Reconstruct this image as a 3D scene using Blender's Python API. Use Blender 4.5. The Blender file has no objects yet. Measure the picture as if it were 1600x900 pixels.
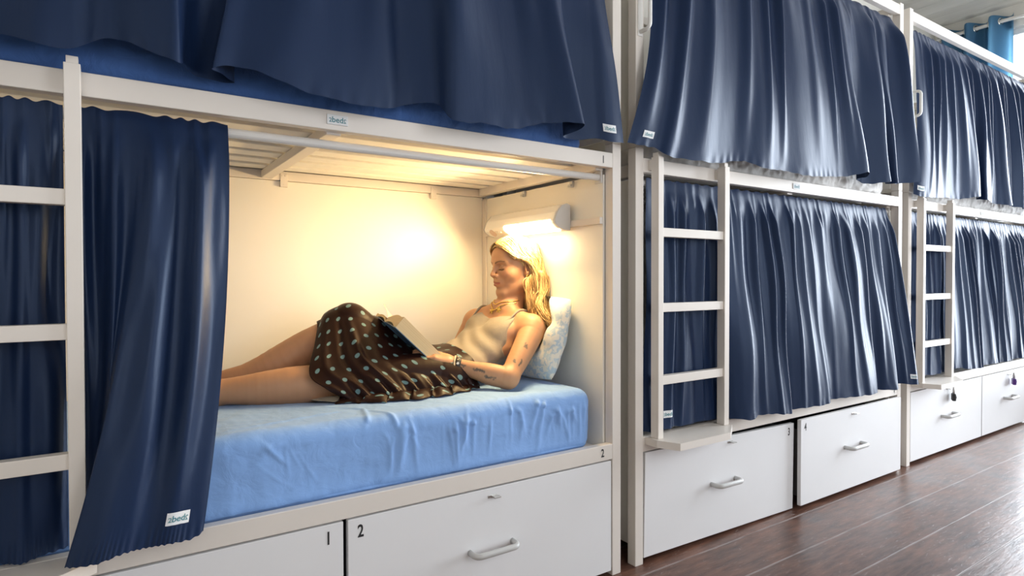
import bpy, bmesh, math, random
import numpy as np
from mathutils import Vector, Matrix, noise
random.seed(7)
rng = np.random.default_rng(7)
C = bpy.context.scene.collection
PI = math.pi

# ------------------------------------------------------------------ helpers
def link(name, me, mat=None, parent=None, smooth=False):
    o = bpy.data.objects.new(name, me)
    C.objects.link(o)
    if mat is not None and not me.materials:
        me.materials.append(mat)
    if parent is not None:
        o.parent = parent
    if smooth:
        me.polygons.foreach_set('use_smooth', [True] * len(me.polygons))
    return o

def tag(o, label=None, cat=None, group=None, kind=None):
    if label: o['label'] = label
    if cat: o['category'] = cat
    if group: o['group'] = group
    if kind: o['kind'] = kind
    return o

def empty(name, loc, label, cat, group=None):
    o = bpy.data.objects.new(name, None)
    o.empty_display_size = 0.1
    C.objects.link(o)
    o.location = loc
    return tag(o, label, cat, group)

def rebase(o, parent):
    """children are modelled in world coordinates: shift them to the parent's base"""
    o.parent = parent
    o.location = -Vector(parent.location)
    return o

def add_box(bm, x0, x1, y0, y1, z0, z1, bev=0.0, seg=2):
    tmp = bmesh.new()
    bmesh.ops.create_cube(tmp, size=1.0)
    for v in tmp.verts:
        v.co = Vector(((x0 + x1) / 2 + v.co.x * (x1 - x0), (y0 + y1) / 2 + v.co.y * (y1 - y0), (z0 + z1) / 2 + v.co.z * (z1 - z0)))
    if bev > 0:
        bmesh.ops.bevel(tmp, geom=list(tmp.edges), offset=bev, segments=seg, profile=0.5, affect='EDGES', clamp_overlap=True)
    m = bpy.data.meshes.new('tmp')
    tmp.to_mesh(m); tmp.free()
    bm.from_mesh(m)
    bpy.data.meshes.remove(m)

def add_prism(bm, pts, axis, a, b):
    """extrude a 2D outline along an axis ('x','y','z') from a to b"""
    def P(p, t):
        if axis == 'x': return (t, p[0], p[1])
        if axis == 'y': return (p[0], t, p[1])
        return (p[0], p[1], t)
    lo = [bm.verts.new(P(p, a)) for p in pts]
    hi = [bm.verts.new(P(p, b)) for p in pts]
    n = len(pts)
    bm.faces.new(lo); bm.faces.new(hi[::-1])
    for i in range(n):
        bm.faces.new((lo[i], hi[i], hi[(i + 1) % n], lo[(i + 1) % n]))

def add_tube(bm, path, rad, n=12, closed=False, flat=1.0, up=None):
    path = [Vector(p) for p in path]
    m = len(path)
    rr = rad if hasattr(rad, '__len__') else [rad] * m
    rings = []
    prev = None
    for i, p in enumerate(path):
        if closed:
            t = path[(i + 1) % m] - path[i - 1]
        else:
            t = path[min(i + 1, m - 1)] - path[max(i - 1, 0)]
        t.normalize()
        if prev is None:
            ref = Vector(up) if up is not None else (Vector((0, 0, 1)) if abs(t.z) < 0.9 else Vector((1, 0, 0)))
        else:
            ref = prev
        a = ref - t * ref.dot(t)
        if a.length < 1e-6: a = t.orthogonal()
        a.normalize()
        prev = a
        b = t.cross(a)
        rings.append([bm.verts.new(p + a * (rr[i] * math.cos(2 * PI * k / n) * flat) + b * (rr[i] * math.sin(2 * PI * k / n))) for k in range(n)])
    for i in range(m if closed else m - 1):
        A, B = rings[i], rings[(i + 1) % m]
        for k in range(n):
            bm.faces.new((A[k], A[(k + 1) % n], B[(k + 1) % n], B[k]))
    if not closed:
        bm.faces.new(rings[0][::-1]); bm.faces.new(rings[-1])

def bm_obj(name, bm, mat, parent=None, smooth=False, world=False):
    bmesh.ops.recalc_face_normals(bm, faces=bm.faces[:])
    me = bpy.data.meshes.new(name)
    bm.to_mesh(me); bm.free()
    o = link(name, me, mat, None, smooth)
    if parent is not None:
        o.parent = parent
        if world: o.location = -Vector(parent.location)
    return o

def box_obj(name, b, mat, parent=None, bev=0.002, world=False):
    bm = bmesh.new()
    add_box(bm, *b, bev)
    return bm_obj(name, bm, mat, parent, world=world)

def raw_mesh(name, verts, faces):
    me = bpy.data.meshes.new(name)
    verts = np.asarray(verts, dtype=np.float32)
    faces = np.asarray(faces, dtype=np.int32)
    k = faces.shape[1]
    me.vertices.add(len(verts)); me.vertices.foreach_set('co', verts.ravel())
    me.loops.add(faces.size); me.loops.foreach_set('vertex_index', faces.ravel())
    me.polygons.add(len(faces))
    me.polygons.foreach_set('loop_start', np.arange(0, faces.size, k, dtype=np.int32))
    me.polygons.foreach_set('loop_total', np.full(len(faces), k, dtype=np.int32))
    me.update(calc_edges=True)
    me.validate()
    return me

def grid_faces(nu, nv, flip=False):
    i = np.arange(nu - 1)[:, None]; j = np.arange(nv - 1)[None, :]
    a = (i * nv + j).ravel(); b = ((i + 1) * nv + j).ravel(); c = ((i + 1) * nv + j + 1).ravel(); d = (i * nv + j + 1).ravel()
    return np.stack([a, d, c, b] if flip else [a, b, c, d], 1)

def catmull(P, n, alpha=0.5):
    """centripetal Catmull-Rom through P, resampled to n points by arc length"""
    P = np.asarray(P, float)
    P = np.vstack([2 * P[0] - P[1], P, 2 * P[-1] - P[-2]])
    out = []
    for i in range(1, len(P) - 2):
        p0, p1, p2, p3 = P[i - 1:i + 3]
        t0 = 0; t1 = t0 + max(np.linalg.norm(p1 - p0), 1e-5) ** alpha; t2 = t1 + max(np.linalg.norm(p2 - p1), 1e-5) ** alpha; t3 = t2 + max(np.linalg.norm(p3 - p2), 1e-5) ** alpha
        t = np.linspace(t1, t2, 24, endpoint=False)[:, None]
        A1 = (t1 - t) / (t1 - t0) * p0 + (t - t0) / (t1 - t0) * p1
        A2 = (t2 - t) / (t2 - t1) * p1 + (t - t1) / (t2 - t1) * p2
        A3 = (t3 - t) / (t3 - t2) * p2 + (t - t2) / (t3 - t2) * p3
        B1 = (t2 - t) / (t2 - t0) * A1 + (t - t0) / (t2 - t0) * A2
        B2 = (t3 - t) / (t3 - t1) * A2 + (t - t1) / (t3 - t1) * A3
        out.append((t2 - t) / (t2 - t1) * B1 + (t - t1) / (t2 - t1) * B2)
    out.append(P[-2][None])
    Q = np.vstack(out)
    s = np.concatenate([[0], np.cumsum(np.linalg.norm(np.diff(Q, axis=0), axis=1))])
    ss = np.linspace(0, s[-1], n)
    return np.stack([np.interp(ss, s, Q[:, k]) for k in range(Q.shape[1])], 1)

def text_mesh(txt, size, mirror_last=False):
    """flat lettering in the XY plane, centred on the origin"""
    def one(t):
        cu = bpy.data.curves.new('lettering', 'FONT')
        cu.body = t; cu.size = size; cu.resolution_u = 3; cu.offset = size * (.012 if mirror_last else .022)
        ob = bpy.data.objects.new('lettering', cu)
        C.objects.link(ob)
        dg = bpy.context.evaluated_depsgraph_get()
        me = bpy.data.meshes.new_from_object(ob.evaluated_get(dg))
        v = np.array([x.co[:] for x in me.vertices]); f = [tuple(p.vertices) for p in me.polygons]
        bpy.data.objects.remove(ob); bpy.data.curves.remove(cu); bpy.data.meshes.remove(me)
        return v, f
    if mirror_last:                                       # small 2, the word, small mirrored 2
        v, f = one(txt[1:]); w, g = one('2')
        w1 = w * np.array((.74, .74, 1)); w1[:, 0] -= w1[:, 0].max() - v[:, 0].min() + size * .05
        w2 = w * np.array((-.74, .74, 1)); w2[:, 0] += v[:, 0].max() + size * .05 - w2[:, 0].min()
        n0 = len(v)
        f = f + [tuple(i + n0 for i in q) for q in g] + [tuple(i + n0 + len(w) for i in q[::-1]) for q in g]
        v = np.vstack([v, w1, w2])
    else:
        v, f = one(txt); v[:, 0] *= .74
    v[:, 0] -= (v[:, 0].min() + v[:, 0].max()) / 2
    v[:, 1] -= (v[:, 1].min() + v[:, 1].max()) / 2
    return v, f

def text_obj(name, vf, mat, parent, fn):
    v, f = vf
    bm = bmesh.new()
    vs = [bm.verts.new(fn(p[0], p[1])) for p in v]
    for q in f:
        try: bm.faces.new([vs[i] for i in q])
        except ValueError: pass
    me = bpy.data.meshes.new(name)
    bm.to_mesh(me); bm.free()
    o = link(name, me, mat, parent)
    return o

# ------------------------------------------------------------------ materials
def mat_new(name):
    m = bpy.data.materials.new(name)
    m.use_nodes = True
    nt = m.node_tree
    return m, nt, nt.nodes['Principled BSDF']

def N(nt, t, **kw):
    n = nt.nodes.new(t)
    for k, v in kw.items():
        if k.startswith('i_'):
            n.inputs[k[2:].replace('_', ' ')].default_value = v
        else: setattr(n, k, v)
    return n

def simple(name, col, rough=0.5, metal=0.0, spec=0.5, var=0.03, scale=8.0, bump=0.0, bscale=200.0, emit=None, estr=0):
    m, nt, b = mat_new(name)
    b.inputs['Roughness'].default_value = rough
    b.inputs['Metallic'].default_value = metal
    b.inputs['Specular IOR Level'].default_value = spec
    tc = N(nt, 'ShaderNodeTexCoord')
    nz = N(nt, 'ShaderNodeTexNoise'); nz.inputs['Scale'].default_value = scale; nz.inputs['Detail'].default_value = 4
    nt.links.new(tc.outputs['Object'], nz.inputs['Vector'])
    mx = N(nt, 'ShaderNodeMix', data_type='RGBA')
    mx.inputs['A'].default_value = (*[c * (1 - var) for c in col], 1)
    mx.inputs['B'].default_value = (*[min(1, c * (1 + var)) for c in col], 1)
    nt.links.new(nz.outputs['Fac'], mx.inputs['Factor'])
    nt.links.new(mx.outputs['Result'], b.inputs['Base Color'])
    if bump > 0:
        n2 = N(nt, 'ShaderNodeTexNoise'); n2.inputs['Scale'].default_value = bscale; n2.inputs['Detail'].default_value = 3
        nt.links.new(tc.outputs['Object'], n2.inputs['Vector'])
        bp = N(nt, 'ShaderNodeBump'); bp.inputs['Strength'].default_value = bump; bp.inputs['Distance'].default_value = 0.002
        nt.links.new(n2.outputs['Fac'], bp.inputs['Height']); nt.links.new(bp.outputs['Normal'], b.inputs['Normal'])
    if emit:
        b.inputs['Emission Color'].default_value = (*emit, 1); b.inputs['Emission Strength'].default_value = estr
    return m

M = {}
M['metal'] = simple('white_powder_coated_steel', (0.77, 0.715, 0.655), 0.38, var=0.015, bump=0.03, bscale=600)
M['board'] = simple('white_laminate_board', (0.81, 0.81, 0.82), 0.40, var=0.012, bump=0.02, bscale=400)
M['panel'] = simple('cream_laminate_panel', (0.84, 0.81, 0.74), 0.42, var=0.012, bump=0.02, bscale=400)
M['slat'] = simple('pale_slats', (0.85, 0.83, 0.78), 0.5, var=0.05, scale=30)
M['edge'] = simple('board_edge', (0.55, 0.54, 0.52), 0.5)
M['dark_box'] = simple('drawer_interior_grey', (0.16, 0.16, 0.165), 0.6)
M['handle'] = simple('grey_plastic_handle', (0.56, 0.56, 0.55), 0.35)
M['whiteplastic'] = simple('white_plastic', (0.82, 0.81, 0.78), 0.35)
M['steel'] = simple('brushed_steel', (0.6, 0.59, 0.57), 0.3, metal=1.0)
M['rod'] = simple('grey_painted_tube', (0.66, 0.64, 0.61), 0.35)
M['black'] = simple('black_print', (0.02, 0.02, 0.022), 0.5)
M['teal'] = simple('teal_print', (0.05, 0.22, 0.26), 0.6)
M['label'] = simple('white_woven_label', (0.78, 0.79, 0.80), 0.7, bump=0.1, bscale=900)
M['purple'] = simple('purple_padlock', (0.10, 0.04, 0.22), 0.3)
M['wallp'] = simple('white_painted_wall', (0.80, 0.77, 0.71), 0.7, var=0.02, bump=0.05, bscale=90)
M['gold'] = simple('gold_jewellery', (0.85, 0.60, 0.16), 0.25, metal=1.0)
M['paper'] = simple('cream_paper', (0.80, 0.66, 0.43), 0.8)
M['eyelet'] = simple('chrome_eyelet', (0.75, 0.74, 0.70), 0.2, metal=1.0)

def satin(name, col, sheen, bump=0.25):
    m, nt, b = mat_new(name)
    tc = N(nt, 'ShaderNodeTexCoord')
    mp = N(nt, 'ShaderNodeMapping'); mp.inputs['Scale'].default_value = (9, 9, 2.2)
    nt.links.new(tc.outputs['Object'], mp.inputs['Vector'])
    nz = N(nt, 'ShaderNodeTexNoise'); nz.inputs['Scale'].default_value = 2.5; nz.inputs['Detail'].default_value = 5; nz.inputs['Roughness'].default_value = .55
    nt.links.new(mp.outputs['Vector'], nz.inputs['Vector'])
    n2 = N(nt, 'ShaderNodeTexNoise'); n2.inputs['Scale'].default_value = 700; n2.inputs['Detail'].default_value = 2
    nt.links.new(tc.outputs['Object'], n2.inputs['Vector'])
    mx = N(nt, 'ShaderNodeMix', data_type='RGBA')
    mx.inputs['A'].default_value = (*[c * .93 for c in col], 1); mx.inputs['B'].default_value = (*[c * 1.07 for c in col], 1)
    nt.links.new(n2.outputs['Fac'], mx.inputs['Factor']); nt.links.new(mx.outputs['Result'], b.inputs['Base Color'])
    bp = N(nt, 'ShaderNodeBump'); bp.inputs['Strength'].default_value = bump; bp.inputs['Distance'].default_value = .012
    nt.links.new(nz.outputs['Fac'], bp.inputs['Height']); nt.links.new(bp.outputs['Normal'], b.inputs['Normal'])
    b.inputs['Roughness'].default_value = 0.42
    b.inputs['Specular IOR Level'].default_value = 0.36
    b.inputs['Specular Tint'].default_value = (0.62, 0.76, 1.0, 1)
    b.inputs['Sheen Weight'].default_value = sheen
    b.inputs['Sheen Roughness'].default_value = 0.35
    b.inputs['Sheen Tint'].default_value = (0.35, 0.5, 0.9, 1)
    return m
M['curtain'] = satin('navy_satin', (0.0072, 0.0180, 0.055), 0.0, .10)
M['curtain_window'] = satin('steel_blue_cloth', (0.085, 0.20, 0.34), 0.0, .1)

def cloth(name, col, bump=0.3, bscale=14, rough=0.75, sheen=0.15):
    m, nt, b = mat_new(name)
    tc = N(nt, 'ShaderNodeTexCoord')
    nz = N(nt, 'ShaderNodeTexNoise'); nz.inputs['Scale'].default_value = bscale; nz.inputs['Detail'].default_value = 6; nz.inputs['Distortion'].default_value = .6
    nt.links.new(tc.outputs['Object'], nz.inputs['Vector'])
    n2 = N(nt, 'ShaderNodeTexNoise'); n2.inputs['Scale'].default_value = 900; n2.inputs['Detail'].default_value = 1
    nt.links.new(tc.outputs['Object'], n2.inputs['Vector'])
    mx = N(nt, 'ShaderNodeMix', data_type='RGBA')
    mx.inputs['A'].default_value = (*[c * .95 for c in col], 1); mx.inputs['B'].default_value = (*[min(1, c * 1.05) for c in col], 1)
    nt.links.new(n2.outputs['Fac'], mx.inputs['Factor']); nt.links.new(mx.outputs['Result'], b.inputs['Base Color'])
    bp = N(nt, 'ShaderNodeBump'); bp.inputs['Strength'].default_value = bump; bp.inputs['Distance'].default_value = .01
    nt.links.new(nz.outputs['Fac'], bp.inputs['Height']); nt.links.new(bp.outputs['Normal'], b.inputs['Normal'])
    b.inputs['Roughness'].default_value = rough; b.inputs['Sheen Weight'].default_value = sheen
    b.inputs['Specular IOR Level'].default_value = .25
    return m
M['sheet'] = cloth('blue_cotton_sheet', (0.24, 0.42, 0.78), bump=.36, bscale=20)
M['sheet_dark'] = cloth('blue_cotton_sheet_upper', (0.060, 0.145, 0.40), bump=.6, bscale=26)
M['white_sheet'] = cloth('white_cotton_sheet', (0.74, 0.72, 0.70), bump=.4, bscale=25)
M['tank'] = cloth('beige_jersey', (0.29, 0.25, 0.195), bump=.12, bscale=40)
M['lining'] = cloth('beige_lining', (0.42, 0.36, 0.27), bump=.2, bscale=40)

def mat_floor():
    m, nt, b = mat_new('dark_varnished_floorboards')
    L = nt.links.new
    tc = N(nt, 'ShaderNodeTexCoord'); sx = N(nt, 'ShaderNodeSeparateXYZ'); L(tc.outputs['Object'], sx.inputs[0])
    def math_(op, a, bb=None, c=None):
        n = N(nt, 'ShaderNodeMath', operation=op)
        for i, q in enumerate((a, bb, c)):
            if q is None: continue
            if isinstance(q, (int, float)): n.inputs[i].default_value = q
            else: L(q, n.inputs[i])
        return n.outputs[0]
    wob = N(nt, 'ShaderNodeTexNoise'); wob.inputs['Scale'].default_value = 3; L(tc.outputs['Object'], wob.inputs['Vector'])
    yy = math_('ADD', sx.outputs['Y'], math_('MULTIPLY', wob.outputs['Fac'], .008))
    t = math_('DIVIDE', math_('ADD', yy, 5.305), .21)
    fr = math_('FRACT', t); idx = math_('FLOOR', t)
    d = math_('MINIMUM', fr, math_('SUBTRACT', 1.0, fr))          # distance to a joint
    joint = N(nt, 'ShaderNodeMapRange'); L(d, joint.inputs['Value']); joint.inputs['From Min'].default_value = .010; joint.inputs['From Max'].default_value = .024; joint.inputs['To Min'].default_value = 1; joint.inputs['To Max'].default_value = 0
    gap = N(nt, 'ShaderNodeMapRange'); L(d, gap.inputs['Value']); gap.inputs['From Min'].default_value = .002; gap.inputs['From Max'].default_value = .007; gap.inputs['To Min'].default_value = 1; gap.inputs['To Max'].default_value = 0
    # board tone
    wn = N(nt, 'ShaderNodeTexWhiteNoise', noise_dimensions='1D'); L(idx, wn.inputs['W'])
    mp = N(nt, 'ShaderNodeMapping'); mp.inputs['Scale'].default_value = (2.4, 15, 1); L(tc.outputs['Object'], mp.inputs['Vector'])
    grain = N(nt, 'ShaderNodeTexNoise'); grain.inputs['Scale'].default_value = 3; grain.inputs['Detail'].default_value = 9; grain.inputs['Roughness'].default_value = .65; L(mp.outputs['Vector'], grain.inputs['Vector'])
    big = N(nt, 'ShaderNodeTexNoise'); big.inputs['Scale'].default_value = 4.5; big.inputs['Detail'].default_value = 5; L(tc.outputs['Object'], big.inputs['Vector'])
    r1 = N(nt, 'ShaderNodeValToRGB'); e = r1.color_ramp.elements
    e[0].position = .36; e[0].color = (.030, .011, .008, 1); e[1].position = .66; e[1].color = (.20, .095, .062, 1)
    v = math_('ADD', math_('MULTIPLY', grain.outputs['Fac'], .55), math_('MULTIPLY', big.outputs['Fac'], .35))
    v = math_('ADD', v, math_('MULTIPLY', wn.outputs['Value'], .1))
    L(v, r1.inputs['Fac'])
    # pale scratches
    vm = N(nt, 'ShaderNodeMapping'); vm.inputs['Scale'].default_value = (3.2, 13, 1); vm.inputs['Rotation'].default_value = (0, 0, .16); L(tc.outputs['Object'], vm.inputs['Vector'])
    sc = N(nt, 'ShaderNodeTexNoise'); sc.inputs['Scale'].default_value = 6; sc.inputs['Detail'].default_value = 7; sc.inputs['Roughness'].default_value = .8; sc.inputs['Distortion'].default_value = .9; L(vm.outputs['Vector'], sc.inputs['Vector'])
    scr = N(nt, 'ShaderNodeMapRange'); L(sc.outputs['Fac'], scr.inputs['Value']); scr.inputs['From Min'].default_value = .60; scr.inputs['From Max'].default_value = .69
    wear = N(nt, 'ShaderNodeTexNoise'); wear.inputs['Scale'].default_value = 7; wear.inputs['Detail'].default_value = 3; L(tc.outputs['Object'], wear.inputs['Vector'])
    wr = N(nt, 'ShaderNodeMapRange'); L(wear.outputs['Fac'], wr.inputs['Value']); wr.inputs['From Min'].default_value = .35; wr.inputs['From Max'].default_value = .55
    jw = math_('MULTIPLY', joint.outputs[0], math_('MULTIPLY', wr.outputs[0], .6))
    pale = math_('MAXIMUM', math_('MULTIPLY', scr.outputs[0], .7), jw)
    mx = N(nt, 'ShaderNodeMix', data_type='RGBA'); L(pale, mx.inputs['Factor']); L(r1.outputs['Color'], mx.inputs['A']); mx.inputs['B'].default_value = (.46, .40, .38, 1)
    mg = N(nt, 'ShaderNodeMix', data_type='RGBA'); L(math_('MULTIPLY', gap.outputs[0], .8), mg.inputs['Factor']); L(mx.outputs['Result'], mg.inputs['A']); mg.inputs['B'].default_value = (.02, .012, .01, 1)
    L(mg.outputs['Result'], b.inputs['Base Color'])
    rr = math_('ADD', .20, math_('MULTIPLY', big.outputs['Fac'], .30)); rr = math_('ADD', rr, math_('MULTIPLY', pale, .3))
    L(rr, b.inputs['Roughness'])
    bp = N(nt, 'ShaderNodeBump'); bp.inputs['Strength'].default_value = .55; bp.inputs['Distance'].default_value = .005
    h = math_('SUBTRACT', math_('MULTIPLY', grain.outputs['Fac'], .5), math_('ADD', math_('MULTIPLY', gap.outputs[0], 1.0), math_('MULTIPLY', scr.outputs[0], .2)))
    L(h, bp.inputs['Height']); L(bp.outputs['Normal'], b.inputs['Normal'])
    return m
M['floor'] = mat_floor()

def mat_ceiling():
    m, nt, b = mat_new('white_boarded_ceiling')
    L = nt.links.new
    tc = N(nt, 'ShaderNodeTexCoord'); sx = N(nt, 'ShaderNodeSeparateXYZ'); L(tc.outputs['Object'], sx.inputs[0])
    wv = N(nt, 'ShaderNodeTexNoise'); mp = N(nt, 'ShaderNodeMapping'); mp.inputs['Scale'].default_value = (7, .35, 1); L(tc.outputs['Object'], mp.inputs['Vector']); L(mp.outputs['Vector'], wv.inputs['Vector']); wv.inputs['Scale'].default_value = 1.5; wv.inputs['Detail'].default_value = 4
    r = N(nt, 'ShaderNodeValToRGB'); e = r.color_ramp.elements; e[0].position = .3; e[0].color = (.60, .57, .52, 1); e[1].position = .7; e[1].color = (.76, .73, .68, 1)
    L(wv.outputs['Fac'], r.inputs['Fac']); L(r.outputs['Color'], b.inputs['Base Color'])
    mm = N(nt, 'ShaderNodeMath', operation='PINGPONG'); L(sx.outputs['X'], mm.inputs[0]); mm.inputs[1].default_value = .11
    mr = N(nt, 'ShaderNodeMapRange'); L(mm.outputs[0], mr.inputs['Value']); mr.inputs['From Min'].default_value = 0; mr.inputs['From Max'].default_value = .008
    bp = N(nt, 'ShaderNodeBump'); bp.inputs['Strength'].default_value = .6; bp.inputs['Distance'].default_value = .006; L(mr.outputs[0], bp.inputs['Height']); L(bp.outputs['Normal'], b.inputs['Normal'])
    b.inputs['Roughness'].default_value = .55
    return m
M['ceil'] = mat_ceiling()

def mat_glass():
    m, nt, b = mat_new('window_glass')
    nt.nodes.remove(b)
    out = nt.nodes['Material Output']
    t = N(nt, 'ShaderNodeBsdfTransparent'); g = N(nt, 'ShaderNodeBsdfGlossy'); g.inputs['Roughness'].default_value = .01
    fr = N(nt, 'ShaderNodeFresnel'); fr.inputs['IOR'].default_value = 1.45
    mx = N(nt, 'ShaderNodeMixShader')
    nt.links.new(fr.outputs[0], mx.inputs[0]); nt.links.new(t.outputs[0], mx.inputs[1]); nt.links.new(g.outputs[0], mx.inputs[2])
    nt.links.new(mx.outputs[0], out.inputs['Surface'])
    return m
M['glass'] = mat_glass()

# ------------------------------------------------------------------ camera
cam_d = bpy.data.cameras.new('camera'); cam = bpy.data.objects.new('camera', cam_d); C.objects.link(cam)
cam_d.sensor_fit = 'HORIZONTAL'; cam_d.sensor_width = 36.0
cam_d.lens = 945.535 * 36.0 / 1600.0
cam_d.clip_start = 0.02; cam_d.clip_end = 200
yaw, pit, rol = 0.58753, -0.015543, -0.0019915
fw = Vector((math.sin(yaw) * math.cos(pit), math.cos(yaw) * math.cos(pit), math.sin(pit)))
r0 = Vector((math.cos(yaw), -math.sin(yaw), 0)); u0 = r0.cross(fw)
r2 = r0 * math.cos(rol) + u0 * math.sin(rol); u2 = -r0 * math.sin(rol) + u0 * math.cos(rol)
mw = Matrix(((r2.x, u2.x, -fw.x, -1.53245), (r2.y, u2.y, -fw.y, -1.59446), (r2.z, u2.z, -fw.z, 1.06613), (0, 0, 0, 1)))
cam.matrix_world = mw
bpy.context.scene.camera = cam

# ------------------------------------------------------------------ the room
ROOM = dict(x0=-3.2, x1=5.0, y0=-3.0, y1=0.98, z1=3.42)
def wall_panel(name, axis, pos, th, a0, a1, z0, z1, hole=None):
    """a wall slab with an optional rectangular opening (a0..a1 along the wall)"""
    bm = bmesh.new()
    def bx(p0, p1, q0, q1):
        if p1 - p0 < 1e-4 or q1 - q0 < 1e-4: return
        if axis == 'x': add_box(bm, pos, pos + th, p0, p1, q0, q1)
        else: add_box(bm, p0, p1, pos, pos + th, q0, q1)
    if hole is None: bx(a0, a1, z0, z1)
    else:
        edges = a0
        hs = hole if isinstance(hole, list) else [hole]
        for h in hs:
            bx(edges, h[0], z0, z1); bx(h[0], h[1], z0, h[2]); bx(h[0], h[1], h[3], z1)
            edges = h[1]
        bx(edges, a1, z0, z1)
    return tag(bm_obj(name, bm, M['wallp']), kind='structure')
R = ROOM
o = box_obj('floor', (R['x0'], R['x1'], R['y0'], R['y1'], -0.05, 0.0), M['floor'], bev=0); tag(o, kind='structure')
o = box_obj('ceiling', (R['x0'], R['x1'], R['y0'], R['y1'], R['z1'], R['z1'] + .05), M['ceil'], bev=0); tag(o, kind='structure')
wall_panel('wall_back', 'y', R['y1'], .1, R['x0'], R['x1'], 0, R['z1'])
WIN_END = (-2.35, 0.52, 0.22, 3.23)
wall_panel('wall_right', 'x', R['x1'], .16, R['y0'], R['y1'], 0, R['z1'], WIN_END)
wall_panel('wall_left', 'x', R['x0'] - .1, .1, R['y0'], R['y1'], 0, R['z1'])
WIN_F = [(-2.7, -1.2, 0.9, 2.6), (-.2, 1.3, 0.9, 2.6), (2.3, 3.8, 0.9, 2.6)]  # first opening is added to bring fill light to the near bunk
wall_panel('wall_front', 'y', R['y0'] - .16, .16, R['x0'], R['x1'], 0, R['z1'], WIN_F)

def window(name, axis, pos, h, mull):
    a0, a1, z0, z1 = h
    root = bpy.data.objects.new(name, None); C.objects.link(root)
    root.location = ((pos, (a0 + a1) / 2, z0) if axis == 'x' else ((a0 + a1) / 2, pos, z0))
    tag(root, kind='structure')
    bm = bmesh.new(); t = .05
    def bx(p0, p1, q0, q1, d=.025, b=bm):
        if axis == 'x': add_box(b, pos - d, pos + d, p0, p1, q0, q1, .003)
        else: add_box(b, p0, p1, pos - d, pos + d, q0, q1, .003)
    bx(a0, a0 + t, z0, z1); bx(a1 - t, a1, z0, z1); bx(a0 + t, a1 - t, z0, z0 + t); bx(a0 + t, a1 - t, z1 - t, z1)
    for k in range(1, mull):
        c = a0 + (a1 - a0) * k / mull
        bx(c - .02, c + .02, z0 + t, z1 - t)
    zc = z0 + (z1 - z0) * .72
    bx(a0 + t, a1 - t, zc - .02, zc + .02)
    bm_obj('window_frame', bm, M['whiteplastic'], root, world=True)
    bm = bmesh.new(); bx(a0 + .01, a1 - .01, z0 + .01, z1 - .01, .003, bm)
    bm_obj('window_pane', bm, M['glass'], root, world=True)
    return root
window('window_1', 'x', R['x1'] + .09, WIN_END, 3)
window('added_fill_window', 'y', R['y0'] - .09, WIN_F[0], 2)  # added window, there only to brighten the near bunk
window('window_3', 'y', R['y0'] - .09, WIN_F[1], 2)
window('window_4', 'y', R['y0'] - .09, WIN_F[2], 2)

# ------------------------------------------------------------------ bunks; first light is an added warm fill for the near bunk
LB = 2.05; GAP = 0.0739; DEP = 0.90
BX = [-LB, GAP, GAP * 2 + LB]
def d_handle(bm, ax, c, half, out, r=.008, flat=1.0, corner=.018):
    """a D-shaped bar standing off a face: ax 'x' horizontal / 'z' vertical; c on the face, out towards -y"""
    pts = []
    def P(a, b):
        return (c[0] + a, c[1] - b, c[2]) if ax == 'x' else (c[0], c[1] - b, c[2] + a)
    pts.append(P(-half, 0))
    for k in range(7):
        t = k / 6 * PI / 2
        pts.append(P(-half + corner * (1 - math.cos(t)), out - corner + corner * math.sin(t)))
    for k in range(7):
        t = k / 6 * PI / 2
        pts.append(P(half - corner * (1 - math.sin(t)), out - corner + corner * math.cos(t)))
    pts.append(P(half, 0))
    add_tube(bm, pts, r, 12, flat=flat, up=(0, 0, 1) if ax == 'x' else (1, 0, 0))

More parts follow.
